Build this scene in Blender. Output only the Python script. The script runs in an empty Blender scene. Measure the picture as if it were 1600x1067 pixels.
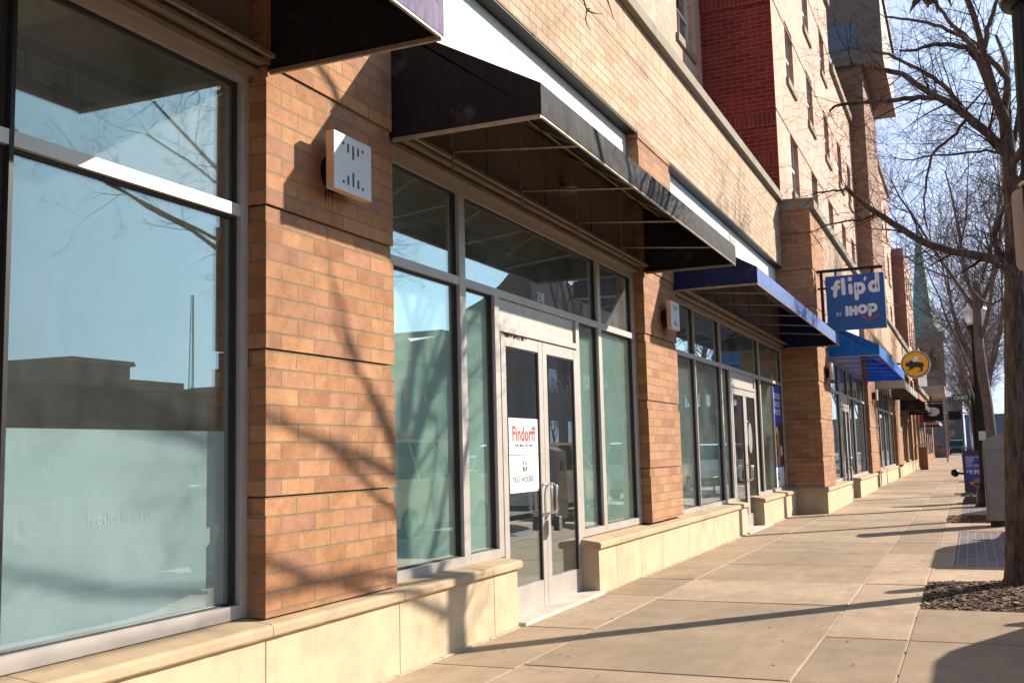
import bpy, math, random
import numpy as np
from mathutils import Vector, Matrix
R = math.radians
random.seed(7)
C = bpy.context.scene.collection

# ------------------------------------------------------------------ camera, sky, sun, exposure
sc = bpy.context.scene
cam_d = bpy.data.cameras.new("camera"); cam = bpy.data.objects.new("camera", cam_d); C.objects.link(cam)
cam_d.sensor_width = 36; cam_d.lens = 1622.16/1600*36; cam_d.clip_end = 3000; cam_d.clip_start = .05
yaw, pitch, roll = R(23.5505), R(6.2390), R(-1.3994)
fwd = Vector((-math.sin(yaw)*math.cos(pitch), math.cos(yaw)*math.cos(pitch), math.sin(pitch)))
rt0 = Vector((math.cos(yaw), math.sin(yaw), 0)); up0 = rt0.cross(fwd)
rt = math.cos(roll)*rt0 + math.sin(roll)*up0
up = -math.sin(roll)*rt0 + math.cos(roll)*up0
M = Matrix((rt, up, -fwd)).transposed().to_4x4(); M.translation = Vector((3.37, 0, 1.35))
cam.matrix_world = M
sc.camera = cam

SUN_AZ, SUN_EL = R(41.5), R(26.2)        # azimuth from +Y (down the street) towards +X (the road)
w = bpy.data.worlds.new("World"); sc.world = w; w.use_nodes = True
nt = w.node_tree; nt.nodes.clear()
out = nt.nodes.new('ShaderNodeOutputWorld'); bg = nt.nodes.new('ShaderNodeBackground')
sky = nt.nodes.new('ShaderNodeTexSky'); sky.sky_type = 'NISHITA'; sky.sun_disc = False
sky.sun_elevation = SUN_EL; sky.sun_rotation = SUN_AZ; sky.air_density = 1.0; sky.dust_density = .15; sky.ozone_density = 2.6
tc = nt.nodes.new('ShaderNodeTexCoord'); mp = nt.nodes.new('ShaderNodeMapping'); mp.inputs['Scale'].default_value = (1.2, 1.2, 5)
nz = nt.nodes.new('ShaderNodeTexNoise'); nz.inputs['Scale'].default_value = 2.2; nz.inputs['Detail'].default_value = 6
cr = nt.nodes.new('ShaderNodeValToRGB'); cr.color_ramp.elements[0].position = .46; cr.color_ramp.elements[1].position = .8
cr.color_ramp.elements[1].color = (.55, .55, .55, 1)
def wmath(op, a, b=None):
    x = nt.nodes.new('ShaderNodeMath'); x.operation = op
    for i, q in enumerate((a, b)):
        if q is None: continue
        if isinstance(q, (int, float)): x.inputs[i].default_value = q
        else: nt.links.new(q, x.inputs[i])
    return x.outputs[0]
def lobe(az, el, lo, hi):
    d = nt.nodes.new('ShaderNodeVectorMath'); d.operation = 'DOT_PRODUCT'; nt.links.new(tc.outputs['Generated'], d.inputs[0])
    d.inputs[1].default_value = (math.sin(R(az))*math.cos(R(el)), math.cos(R(az))*math.cos(R(el)), math.sin(R(el)))
    m_ = nt.nodes.new('ShaderNodeMapRange'); m_.interpolation_type = 'SMOOTHSTEP'; m_.inputs['From Min'].default_value = lo; m_.inputs['From Max'].default_value = hi
    nt.links.new(d.outputs['Value'], m_.inputs['Value']); return m_.outputs['Result']
def wmix(f, a, b):
    x = nt.nodes.new('ShaderNodeMix'); x.data_type = 'RGBA'; nt.links.new(f, x.inputs['Factor']); nt.links.new(a, x.inputs['A']); x.inputs['B'].default_value = b; return x.outputs['Result']
nt.links.new(tc.outputs['Generated'], mp.inputs['Vector']); nt.links.new(mp.outputs['Vector'], nz.inputs['Vector']); nt.links.new(nz.outputs['Fac'], cr.inputs['Fac'])
c1 = wmix(wmath('MULTIPLY', lobe(-5, 14, .72, .99), .8), sky.outputs['Color'], (5.4, 6.2, 9.0, 1))
c2 = wmix(wmath('MULTIPLY', lobe(46, 12, .62, .98), .75), c1, (7.2, 10.8, 13.0, 1))
c3 = wmix(wmath('MULTIPLY', cr.outputs['Color'], .5), c2, (6.4, 7.0, 8.6, 1))
nt.links.new(c3, bg.inputs['Color'])
bg.inputs['Strength'].default_value = .080
nt.links.new(bg.outputs['Background'], out.inputs['Surface'])

sun_d = bpy.data.lights.new("sun", 'SUN'); sun = bpy.data.objects.new("sun", sun_d); C.objects.link(sun)
sun_d.energy = 4.7; sun_d.angle = R(.53); sun_d.color = (1, .90, .76)
sdir = Vector((math.sin(SUN_AZ)*math.cos(SUN_EL), math.cos(SUN_AZ)*math.cos(SUN_EL), math.sin(SUN_EL)))
sun.rotation_euler = (-sdir).to_track_quat('-Z', 'Y').to_euler(); sun.location = (20, 20, 30)
sc.view_settings.view_transform = 'Standard'; sc.view_settings.look = 'None'
sc.view_settings.exposure = 0.95; sc.view_settings.gamma = 1
sc.cycles.max_bounces = 10; sc.cycles.transparent_max_bounces = 24; sc.cycles.glossy_bounces = 6
sc.cycles.caustics_reflective = False; sc.cycles.caustics_refractive = False

# ------------------------------------------------------------------ mesh helpers
class MB:
    """collects shapes, then links them as ONE mesh object"""
    def __init__(s): s.v = []; s.f = []; s.m = []; s.sm = []
    def add(s, vs, fs, mi=0, smooth=False):
        o = len(s.v); s.v += [tuple(map(float, p)) for p in vs]
        for f in fs: s.f.append([i+o for i in f]); s.m.append(mi); s.sm.append(smooth)
        return s
    def box(s, x0, x1, y0, y1, z0, z1, mi=0):
        if x0 > x1: x0, x1 = x1, x0
        if y0 > y1: y0, y1 = y1, y0
        if z0 > z1: z0, z1 = z1, z0
        vs = [(x, y, z) for x in (x0, x1) for y in (y0, y1) for z in (z0, z1)]
        return s.add(vs, [(0,1,3,2),(4,6,7,5),(0,4,5,1),(2,3,7,6),(0,2,6,4),(1,5,7,3)], mi)
    def prism(s, prof, a0, a1, axis='y', mi=0, smooth=False):
        """prof: closed polygon; axis y: (x,z) profile, x: (y,z), z: (x,y)"""
        n = len(prof)
        def P(p, a):
            return (p[0], a, p[1]) if axis == 'y' else ((a, p[0], p[1]) if axis == 'x' else (p[0], p[1], a))
        vs = [P(p, a0) for p in prof]+[P(p, a1) for p in prof]
        fs = [(i, (i+1) % n, (i+1) % n+n, i+n) for i in range(n)]
        s.add(vs, fs, mi, smooth); s.add(vs, [tuple(range(n)), tuple(range(2*n-1, n-1, -1))], mi)
        return s
    def tube(s, pts, rad, n=8, mi=0, smooth=True, cap=True, jit=0.0, rng=None):
        P = [np.array(p, float) for p in pts]; k = len(P)
        if not hasattr(rad, '__len__'): rad = [rad]*k
        T = []
        for i in range(k):
            d = P[min(i+1, k-1)]-P[max(i-1, 0)]; T.append(d/(np.linalg.norm(d)+1e-12))
        a = np.array([0, 0, 1.]) if abs(T[0][2]) < .9 else np.array([1., 0, 0])
        u = np.cross(T[0], a); u /= np.linalg.norm(u)
        vs = []; ph = np.arange(n)/n*2*math.pi
        jj = (1+jit*(rng.random(n)-.5)) if jit and rng is not None else np.ones(n)
        for i in range(k):
            u = u-T[i]*np.dot(u, T[i]); u /= (np.linalg.norm(u)+1e-12); v = np.cross(T[i], u)
            j2 = jj*(1+jit*.5*(rng.random(n)-.5)) if jit and rng is not None else jj
            ring = P[i]+rad[i]*((np.cos(ph)*j2)[:, None]*u+(np.sin(ph)*j2)[:, None]*v)
            vs += ring.tolist()
        fs = []
        for i in range(k-1):
            for j in range(n):
                j2 = (j+1) % n; fs.append((i*n+j, i*n+j2, (i+1)*n+j2, (i+1)*n+j))
        s.add(vs, fs, mi, smooth)
        if cap and n > 3: s.add(vs, [tuple(range(n-1, -1, -1)), tuple(range((k-1)*n, k*n))], mi)
        return s
    def sphere(s, c, r, n=12, m=8, mi=0, sc=(1, 1, 1)):
        vs = []
        for i in range(m+1):
            t = math.pi*i/m
            for j in range(n):
                p = 2*math.pi*j/n
                vs.append((c[0]+r*sc[0]*math.sin(t)*math.cos(p), c[1]+r*sc[1]*math.sin(t)*math.sin(p), c[2]+r*sc[2]*math.cos(t)))
        fs = [(i*n+j, (i+1)*n+j, (i+1)*n+(j+1) % n, i*n+(j+1) % n) for i in range(m) for j in range(n)]
        return s.add(vs, fs, mi, True)
    def lathe(s, c, prof, n=16, mi=0, smooth=True):
        """prof list of (r,z)"""
        vs = [(c[0]+r*math.cos(2*math.pi*j/n), c[1]+r*math.sin(2*math.pi*j/n), c[2]+z) for r, z in prof for j in range(n)]
        k = len(prof)
        fs = [(i*n+j, i*n+(j+1) % n, (i+1)*n+(j+1) % n, (i+1)*n+j) for i in range(k-1) for j in range(n)]
        s.add(vs, fs, mi, smooth); s.add(vs, [tuple(range(n-1, -1, -1)), tuple(range((k-1)*n, k*n))], mi)
        return s
    def build(s, name, mats, parent=None, bevel=0, solid=0, attr=None):
        me = bpy.data.meshes.new(name)
        off = Vector(parent_world(parent)) if parent else Vector((0, 0, 0))
        me.from_pydata([(a-off.x, b-off.y, c-off.z) for a, b, c in s.v], [], s.f)
        if not isinstance(mats, (list, tuple)): mats = [mats]
        for m in mats: me.materials.append(m)
        me.polygons.foreach_set('material_index', s.m); me.polygons.foreach_set('use_smooth', s.sm)
        if attr is not None:
            a = me.attributes.new('tone', 'FLOAT', 'FACE'); a.data.foreach_set('value', attr)
        me.update()
        o = bpy.data.objects.new(name, me); C.objects.link(o)
        if parent: o.parent = parent
        if bevel:
            b = o.modifiers.new('bevel', 'BEVEL'); b.width = bevel; b.segments = 2; b.limit_method = 'ANGLE'
        if solid:
            b = o.modifiers.new('solid', 'SOLIDIFY'); b.thickness = solid; b.offset = -1
        return o

def parent_world(o):
    p = Vector((0, 0, 0))
    while o: p = p+o.location; o = o.parent
    return p
def tag(o, label, cat, group=None, kind=None):
    if label: o['label'] = label
    if cat: o['category'] = cat
    if group: o['group'] = group
    if kind: o['kind'] = kind
    return o
def thing(name, loc, label, cat, group=None):
    o = bpy.data.objects.new(name, None); C.objects.link(o); o.location = loc; o.empty_display_size = .2
    return tag(o, label, cat, group)
def struct(o): o['kind'] = 'structure'; return o
def copy_tree(o, parent=None):
    c = o.copy(); C.objects.link(c)
    if parent: c.parent = parent
    for ch in list(o.children): copy_tree(ch, c)
    return c

# ------------------------------------------------------------------ materials
MAT = {}
class NB:
    def __init__(s, name):
        s.mat = bpy.data.materials.new(name); s.mat.use_nodes = True; s.t = s.mat.node_tree; s.t.nodes.clear()
        s.out = s.t.nodes.new('ShaderNodeOutputMaterial'); MAT[name] = s.mat
    def n(s, ty, **kw):
        x = s.t.nodes.new(ty)
        for k, v in kw.items():
            if k.startswith('i_'): 
                nm = k[2:].replace('_', ' ')
                x.inputs[nm].default_value = v
            else: setattr(x, k, v)
        return x
    def l(s, a, b): s.t.links.new(a, b)
    def math(s, op, a, b=None, c=None):
        x = s.t.nodes.new('ShaderNodeMath'); x.operation = op
        for i, q in enumerate((a, b, c)):
            if q is None: continue
            if isinstance(q, (int, float)): x.inputs[i].default_value = q
            else: s.l(q, x.inputs[i])
        return x.outputs[0]
    def mixc(s, f, a, b, mode='MIX'):
        x = s.t.nodes.new('ShaderNodeMix'); x.data_type = 'RGBA'; x.blend_type = mode
        for nm, q in (('Factor', f), ('A', a), ('B', b)):
            if isinstance(q, (int, float)): x.inputs[nm].default_value = q
            elif isinstance(q, tuple): x.inputs[nm].default_value = q if len(q) == 4 else q+(1,)
            else: s.l(q, x.inputs[nm])
        return x.outputs['Result']
    def ramp(s, f, stops):
        x = s.t.nodes.new('ShaderNodeValToRGB'); e = x.color_ramp.elements
        while len(e) < len(stops): e.new(.5)
        for i, (p, c) in enumerate(stops):
            e[i].position = p; e[i].color = (c if len(c) == 4 else tuple(c)+(1,)) if hasattr(c, '__len__') else (c, c, c, 1)
        s.l(f, x.inputs[0]); return x.outputs['Color']
    def noise(s, scale, vec=None, detail=4, rough=.55):
        x = s.t.nodes.new('ShaderNodeTexNoise'); x.inputs['Scale'].default_value = scale; x.inputs['Detail'].default_value = detail
        x.inputs['Roughness'].default_value = rough
        if vec is not None: s.l(vec, x.inputs['Vector'])
        return x.outputs['Fac']
    def obj(s): return s.n('ShaderNodeTexCoord').outputs['Object']
    def pos(s): return s.n('ShaderNodeNewGeometry').outputs['Position']
    def scaled(s, vec, sc):
        m = s.n('ShaderNodeMapping'); m.inputs['Scale'].default_value = sc; s.l(vec, m.inputs['Vector']); return m.outputs['Vector']
    def bsdf(s, col, rough=.6, bump=None, bs=.3, bd=.01, metal=0, spec=.5, **kw):
        b = s.n('ShaderNodeBsdfPrincipled'); b.inputs['Metallic'].default_value = metal
        if isinstance(rough, (int, float)): b.inputs['Roughness'].default_value = rough
        else: s.l(rough, b.inputs['Roughness'])
        b.inputs['Specular IOR Level'].default_value = spec
        if isinstance(col, tuple): b.inputs['Base Color'].default_value = col if len(col) == 4 else col+(1,)
        else: s.l(col, b.inputs['Base Color'])
        if bump is not None:
            k = s.n('ShaderNodeBump'); k.inputs['Strength'].default_value = bs; k.inputs['Distance'].default_value = bd
            s.l(bump, k.inputs['Height']); s.l(k.outputs[0], b.inputs['Normal'])
        s.l(b.outputs[0], s.out.inputs['Surface']); s.b = b
        return b

def simple(name, col, rough=.6, metal=0, var=.12, scale=9, bump=.0, spec=.5, bd=.004):
    m = NB(name); v = m.pos(); nz = m.noise(scale, v, 5)
    f = m.ramp(nz, [(.3, 1-var), (.7, 1+var)])
    c = m.mixc(1.0, tuple(col), f, 'MULTIPLY')
    m.bsdf(c, rough, m.noise(scale*12, v, 3) if bump else None, bump, bd, metal, spec)
    return m.mat

def wallcoords(m):
    """(along the face, height) whatever way the vertical face looks"""
    g = m.n('ShaderNodeNewGeometry'); sp = m.n('ShaderNodeSeparateXYZ'); m.l(g.outputs['Position'], sp.inputs[0])
    sn = m.n('ShaderNodeSeparateXYZ'); m.l(g.outputs['True Normal'], sn.inputs[0])
    isy = m.math('GREATER_THAN', m.math('ABSOLUTE', sn.outputs['Y']), .7)
    u = m.math('ADD', m.math('MULTIPLY', sp.outputs['X'], isy), m.math('MULTIPLY', sp.outputs['Y'], m.math('SUBTRACT', 1, isy)))
    return u, sp.outputs['Z'], g.outputs['Position']

def brick_mat(name, tones, mortar, bw=.312, bh=.0985, ms=.0045, z0=.070, offset=.5, speck=.5, rough=.85, u0=0.0, bump=.5):
    m = NB(name); u, z, pos = wallcoords(m)
    cv = m.n('ShaderNodeCombineXYZ'); m.l(m.math('ADD', u, u0), cv.inputs[0]); m.l(m.math('SUBTRACT', z, z0), cv.inputs[1])
    def br(c1, c2, cm):
        b = m.n('ShaderNodeTexBrick'); b.offset = offset; b.squash = 1; b.offset_frequency = 2
        b.inputs['Scale'].default_value = 1; b.inputs['Brick Width'].default_value = bw; b.inputs['Row Height'].default_value = bh
        b.inputs['Mortar Size'].default_value = ms; b.inputs['Mortar Smooth'].default_value = .25; b.inputs['Bias'].default_value = 0
        b.inputs['Color1'].default_value = c1; b.inputs['Color2'].default_value = c2; b.inputs['Mortar'].default_value = cm
        m.l(cv.outputs[0], b.inputs['Vector']); return b
    b = br((0, 0, 0, 1), (1, 1, 1, 1), (.5, .5, .5, 1))
    k = len(tones); col = m.ramp(b.outputs['Color'], [(i/(k-1), t) for i, t in enumerate(tones)])
    fine = m.noise(180, m.scaled(pos, (1, 1, .35)), 3, .7); med = m.noise(14, pos, 4); big = m.noise(.8, pos, 3)
    col = m.mixc(1.0, col, m.ramp(med, [(.25, .82), (.75, 1.15)]), 'MULTIPLY')
    col = m.mixc(m.ramp(fine, [(.34, speck), (.44, 0.0)]), col, m.mixc(1.0, col, (.42, .34, .3), 'MULTIPLY'))
    col = m.mixc(1.0, col, m.ramp(big, [(.3, .86), (.7, 1.12)]), 'MULTIPLY')
    col = m.mixc(m.ramp(m.noise(4, m.scaled(pos, (1, 1, .08)), 5, .7), [(.52, 0.0), (.78, .38)]), col, m.mixc(1.0, col, (.55, .45, .38), 'MULTIPLY'))
    col = m.mixc(b.outputs['Fac'], col, m.mixc(1.0, tuple(mortar), m.ramp(m.noise(60, pos), [(.3, .75), (.7, 1.15)]), 'MULTIPLY'))
    hgt = m.math('ADD', m.math('MULTIPLY', m.math('SUBTRACT', 1, b.outputs['Fac']), 1.0), m.math('MULTIPLY', fine, .25))
    m.bsdf(col, rough, hgt, bump, .006, spec=.25)
    return m.mat

brick_mat('brick_orange', [(.33, .150, .078), (.405, .195, .092), (.465, .238, .115), (.43, .215, .118), (.34, .168, .108)], (.27, .195, .12), speck=.85, bump=.9, ms=.0065)
brick_mat('brick_buff', [(.44, .285, .18), (.52, .36, .235), (.57, .41, .28), (.48, .33, .225)], (.22, .155, .10), speck=.7, ms=.006, bump=.8)
brick_mat('brick_soldier', [(.44, .29, .19), (.53, .365, .24), (.57, .41, .285)], (.22, .155, .10), bw=.0985, bh=.312, z0=6.29, offset=0)
brick_mat('brick_red', [(.16, .021, .018), (.205, .028, .023), (.24, .036, .029)], (.30, .20, .16), bh=.0985, bw=.312)  # red brick for return faces, their shade put into the darker tone
brick_mat('brick_rose', [(.60, .33, .25), (.66, .38, .29), (.70, .42, .33)], (.50, .36, .28), bh=.0985, bw=.312, speck=.3)  # same red brick for street fronts, sunlight put into the paler tone
brick_mat('brick_brown', [(.24, .12, .075), (.30, .15, .09), (.34, .19, .12)], (.30, .24, .18))

def limestone(name, col, pores=.35):
    m = NB(name); v = m.pos(); a = m.noise(3.5, v, 5); bnz = m.noise(90, m.scaled(v, (1, .5, 1)), 4, .65)
    c = m.mixc(1.0, tuple(col), m.ramp(a, [(.3, .86), (.7, 1.1)]), 'MULTIPLY')
    c = m.mixc(m.ramp(m.noise(.9, m.scaled(v, (1, 1, .3)), 4), [(.5, 0.0), (.75, .35)]), c, (.35, .27, .17))
    c = m.mixc(m.ramp(m.noise(9, m.scaled(v, (1, 1, .12)), 5, .7), [(.55, 0.0), (.78, .30)]), c, (.30, .22, .13))
    c = m.mixc(m.ramp(m.noise(1.7, v, 6, .7), [(.56, 0.0), (.70, .30)]), c, (.42, .33, .22))
    c = m.mixc(m.ramp(bnz, [(.28, pores), (.36, 0.0)]), c, (.20, .14, .08))
    m.bsdf(c, .85, bnz, .25, .004, spec=.25); return m.mat
limestone('stone_cap', (.50, .37, .235), .9)
limestone('stone_plinth', (.585, .455, .30), .25)
limestone('stone_coping', (.26, .23, .17), .4)
limestone('stone_sill', (.60, .55, .47), .2)

# pavement: per-slab tone plus stains, grit and fine cracks
def concrete(name, col):
    m = NB(name); v = m.pos(); at = m.n('ShaderNodeAttribute'); at.attribute_name = 'tone'
    c = m.mixc(1.0, tuple(col), m.ramp(at.outputs['Fac'], [(0, .77), (1, 1.16)]), 'MULTIPLY')
    c = m.mixc(1.0, c, m.ramp(m.noise(1.1, v, 6, .6), [(.3, .80), (.7, 1.12)]), 'MULTIPLY')
    c = m.mixc(1.0, c, m.ramp(m.noise(7, m.scaled(v, (1, .35, 1)), 5, .65), [(.3, .88), (.7, 1.08)]), 'MULTIPLY')
    g = m.noise(260, v, 2, .8)
    c = m.mixc(m.ramp(g, [(.32, .7), (.44, 0.0)]), c, (.13, .10, .075))
    c = m.mixc(m.ramp(g, [(.62, 0.0), (.72, .45)]), c, (.60, .52, .42))
    sp = m.n('ShaderNodeTexVoronoi'); sp.inputs['Scale'].default_value = 2.9; m.l(v, sp.inputs['Vector'])
    c = m.mixc(m.ramp(sp.outputs['Distance'], [(.03, .8), (.05, 0.0)]), c, (.07, .055, .045))
    gv = m.n('ShaderNodeTexVoronoi'); gv.inputs['Scale'].default_value = 1.7; m.l(v, gv.inputs['Vector'])
    c = m.mixc(m.ramp(gv.outputs['Distance'], [(.016, .7), (.026, 0.0)]), c, (.55, .48, .40))
    wv = m.n('ShaderNodeVectorMath'); wv.operation = 'MULTIPLY_ADD'; m.l(v, wv.inputs[0]); wv.inputs[1].default_value = (1, 1, 1)
    nv = m.n('ShaderNodeTexNoise'); nv.inputs['Scale'].default_value = 3; m.l(v, nv.inputs['Vector']); m.l(nv.outputs['Color'], wv.inputs[2])
    ck = m.n('ShaderNodeTexVoronoi'); ck.feature = 'DISTANCE_TO_EDGE'; ck.inputs['Scale'].default_value = .42; m.l(wv.outputs[0], ck.inputs['Vector'])
    msk = m.ramp(m.noise(.45, v, 2), [(.56, 0.0), (.62, .75)])
    c = m.mixc(m.math('MULTIPLY', m.ramp(ck.outputs['Distance'], [(.0012, 1.0), (.0035, 0.0)]), msk), c, (.10, .075, .055))
    c = m.mixc(m.ramp(m.noise(2.6, m.scaled(v, (1, .5, 1)), 6, .7), [(.56, 0.0), (.72, .42)]), c, (.17, .13, .10))
    m.bsdf(c, .9, g, .45, .004, spec=.2); return m.mat
concrete('concrete', (.455, .335, .23))
simple('joint_filler', (.13, .095, .065), .95, var=.4, scale=20)
simple('joint_grout', (.46, .36, .27), .95, var=.25, scale=15)
simple('asphalt', (.055, .055, .058), .9, var=.25, scale=3, bump=.4)
simple('kerb_stone', (.40, .37, .33), .9, var=.2, scale=6)
simple('road_paint', (.72, .70, .64), .7, var=.15)
def pavers():
    m = NB('paver_brick'); v = m.pos(); b = m.n('ShaderNodeTexBrick'); b.offset = .5
    for k, q in (('Scale', 1), ('Brick Width', .21), ('Row Height', .105), ('Mortar Size', .004), ('Mortar Smooth', .2)): b.inputs[k].default_value = q
    b.inputs['Color1'].default_value = (.13, .105, .115, 1); b.inputs['Color2'].default_value = (.20, .165, .175, 1); b.inputs['Mortar'].default_value = (.36, .33, .33, 1)
    mp = m.n('ShaderNodeMapping'); mp.inputs['Rotation'].default_value = (0, 0, math.pi/2); m.l(v, mp.inputs['Vector']); m.l(mp.outputs[0], b.inputs['Vector'])
    m.bsdf(b.outputs['Color'], .85, m.math('SUBTRACT', 1, b.outputs['Fac']), .4, .004, spec=.3)
pavers()
def mulch():
    m = NB('mulch'); v = m.pos(); x = m.n('ShaderNodeTexVoronoi'); x.inputs['Scale'].default_value = 55
    m.l(m.scaled(v, (1, .55, 1)), x.inputs['Vector'])
    c = m.ramp(x.outputs['Color'], [(.15, (.06, .035, .022)), (.45, (.15, .088, .055)), (.75, (.22, .14, .09)), (.93, (.40, .31, .24))])
    m.bsdf(c, .95, x.outputs['Distance'], .9, .03, spec=.15)
mulch()

simple('bronze_dark', (.022, .018, .02), .45, var=.15, spec=.2)
simple('aluminium', (.47, .42, .385), .45, metal=.3, var=.08, scale=5, bump=.03)
simple('aluminium_dark', (.30, .235, .17), .5, metal=.2, var=.15, scale=6)
simple('bronze_panel', (.26, .185, .14), .55, var=.2, scale=2.5, bump=.05)
simple('gasket', (.015, .013, .013), .6)
simple('white_panel', (.80, .77, .71), .6, var=.04, scale=1.5)
simple('black_metal', (.010, .010, .013), .35, var=.3, scale=8, bump=.05, spec=.22)
simple('steel_bar', (.33, .27, .205), .5, metal=.3, var=.25, scale=14)
simple('chrome', (.72, .69, .66), .16, metal=1, var=.05)
simple('lamp_face', (.66, .64, .66), .5, var=.05, scale=12, bump=.03)
simple('lamp_side', (.60, .42, .30), .5, var=.08)
simple('dark_hole', (.05, .05, .07), .7)
simple('soot', (.10, .055, .04), .95)
simple('interior_wall', (.48, .48, .42), .9, var=.08, scale=2)
simple('interior_floor', (.32, .29, .25), .5, var=.2, scale=2)
simple('interior_ceiling', (.80, .80, .62), .9, var=.1, scale=1.5)
simple('rail_grey', (.22, .22, .21), .5, var=.1)
simple('paper_white', (.82, .81, .80), .7, var=.02)
simple('ink_red', (.66, .03, .035), .7, var=.03)
simple('ink_black', (.03, .03, .03), .7)
simple('ink_grey', (.12, .12, .13), .7)
simple('ink_green', (.05, .23, .10), .7)
simple('sign_blue', (.004, .088, .31), .45, var=.04, scale=4)
simple('poster_blue', (.035, .07, .42), .5, var=.05)
simple('sign_white', (.78, .76, .78), .5, var=.03)
simple('sign_red', (.50, .03, .06), .5)
simple('sign_orange', (.95, .40, .01), .45, var=.04)
simple('sign_green', (.02, .14, .08), .5)
simple('tan_panel', (.50, .36, .26), .7, var=.08, scale=3)
simple('kiosk_grey', (.27, .25, .25), .5, var=.08, scale=6, bump=.05)
simple('board_frame', (.06, .055, .075), .5, var=.1)
simple('base_grey', (.13, .125, .14), .6, var=.15)
simple('tag_white', (.6, .6, .62), .6)
simple('food_bun', (.45, .20, .06), .6, var=.3, scale=40)
simple('food_meat', (.16, .06, .025), .6, var=.4, scale=60)
simple('food_paper', (.62, .48, .32), .8, var=.1)
simple('food_cup', (.32, .14, .07), .6)
simple('food_yolk', (.80, .50, .04), .5)
simple('food_dark', (.07, .04, .04), .6, var=.5, scale=20)
simple('purple_strip', (.11, .05, .34), .5)
simple('copper_green', (.17, .33, .31), .6, var=.25, scale=.8)
simple('stone_dark', (.30, .23, .19), .9, var=.2, scale=.7)
simple('stone_tan', (.42, .36, .30), .9, var=.15, scale=.5)
simple('building_grey', (.22, .22, .25), .9, var=.1, scale=.2)
simple('building_brown', (.17, .13, .11), .9, var=.12, scale=.4)
simple('building_red', (.26, .11, .08), .9, var=.12, scale=.6)
simple('roof_metal', (.17, .115, .09), .5, var=.1)
simple('tyre', (.02, .02, .02), .85, var=.2, scale=30)
simple('rim', (.16, .16, .17), .4, metal=.6)
simple('light_red', (.35, .01, .01), .2)
simple('light_clear', (.7, .7, .68), .1)
simple('box_metal', (.07, .065, .07), .6, metal=.2, var=.15)
simple('bulb', (.55, .45, .30), .15, var=.05)
simple('door_white', (.52, .52, .50), .6)

def carpaint(name, col):
    m = NB(name); b = m.bsdf(tuple(col), .3, spec=.6); b.inputs['Coat Weight'].default_value = .8; b.inputs['Coat Roughness'].default_value = .04
carpaint('paint_white', (.72, .72, .70)); carpaint('paint_silver', (.38, .39, .40)); carpaint('paint_black', (.02, .02, .022))
carpaint('paint_green', (.03, .10, .07)); carpaint('paint_maroon', (.14, .02, .03))
m = NB('car_glass'); m.bsdf((.015, .018, .02), .04, spec=.9)

def fabric(name, col, trans=.0, stripe=None, wear=.25):
    m = NB(name); v = m.pos(); s_ = m.scaled(v, (1, 1, .12))
    c = m.mixc(1.0, tuple(col), m.ramp(m.noise(22, s_, 4, .7), [(.3, 1-wear), (.7, 1+wear)]), 'MULTIPLY')
    c = m.mixc(m.ramp(m.noise(4, v, 5), [(.58, 0.0), (.8, .25)]), c, (.35, .32, .30))
    if stripe:
        sp = m.n('ShaderNodeSeparateXYZ'); m.l(v, sp.inputs[0])
        f = m.math('GREATER_THAN', m.math('FRACT', m.math('MULTIPLY', sp.outputs['Y'], 1/1.5)), .45)
        c = m.mixc(f, c, tuple(stripe))
    hh = m.math('ADD', m.math('MULTIPLY', m.noise(300, v, 2), .04), m.noise(5, m.scaled(v, (.6, 1, .5)), 3, .6))
    b = m.bsdf(c, .85, hh, .5, .03, spec=.3)
    if trans:
        t = m.n('ShaderNodeBsdfTranslucent'); m.l(c, t.inputs['Color'])
        mxs = m.n('ShaderNodeMixShader'); mxs.inputs[0].default_value = trans
        m.l(b.outputs[0], mxs.inputs[1]); m.l(t.outputs[0], mxs.inputs[2]); m.l(mxs.outputs[0], m.out.inputs['Surface'])
    return m.mat
fabric('fabric_black', (.030, .028, .028)); fabric('fabric_purple', (.20, .155, .25)); fabric('fabric_navy', (.085, .145, .37), .0); fabric('lining_black', (.012, .010, .012)); fabric('lining_navy', (.012, .018, .075))  # last two: awning end fabric, darkened to paint in the shade there
fabric('fabric_blue', (.02, .22, .68), .35); fabric('fabric_stripe', (.10, .095, .09), 0, (.42, .40, .38)); fabric('fabric_red', (.45, .04, .05))

def glass_mat(name, tint=(.92, .965, .95), a=.10, b=.80, p=2.0, dust=.035, dustcol=(.55, .58, .56)):
    m = NB(name); lw = m.n('ShaderNodeLayerWeight'); lw.inputs['Blend'].default_value = .5
    v = m.pos()
    f = m.math('MULTIPLY_ADD', m.math('POWER', lw.outputs['Facing'], p), b, a)
    t = m.n('ShaderNodeBsdfTransparent'); t.inputs['Color'].default_value = tint+(1,)
    g = m.n('ShaderNodeBsdfGlossy'); g.inputs['Roughness'].default_value = .0; g.inputs['Color'].default_value = (.88, .97, 1, 1)
    k = m.n('ShaderNodeBump'); k.inputs['Strength'].default_value = .010; k.inputs['Distance'].default_value = .02
    m.l(m.noise(.7, v, 0), k.inputs['Height']); m.l(k.outputs[0], g.inputs['Normal'])
    x = m.n('ShaderNodeMixShader'); m.l(f, x.inputs[0]); m.l(t.outputs[0], x.inputs[1]); m.l(g.outputs[0], x.inputs[2])
    d = m.n('ShaderNodeBsdfDiffuse'); d.inputs['Color'].default_value = dustcol+(1,)
    dn = m.math('MULTIPLY', m.ramp(m.noise(2.2, m.scaled(v, (1, 1, .4)), 5, .65), [(.3, .4), (.75, 1.6)]), dust)
    y = m.n('ShaderNodeMixShader'); m.l(dn, y.inputs[0]); m.l(x.outputs[0], y.inputs[1]); m.l(d.outputs[0], y.inputs[2])
    m.l(y.outputs[0], m.out.inputs['Surface']); return m.mat
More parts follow.
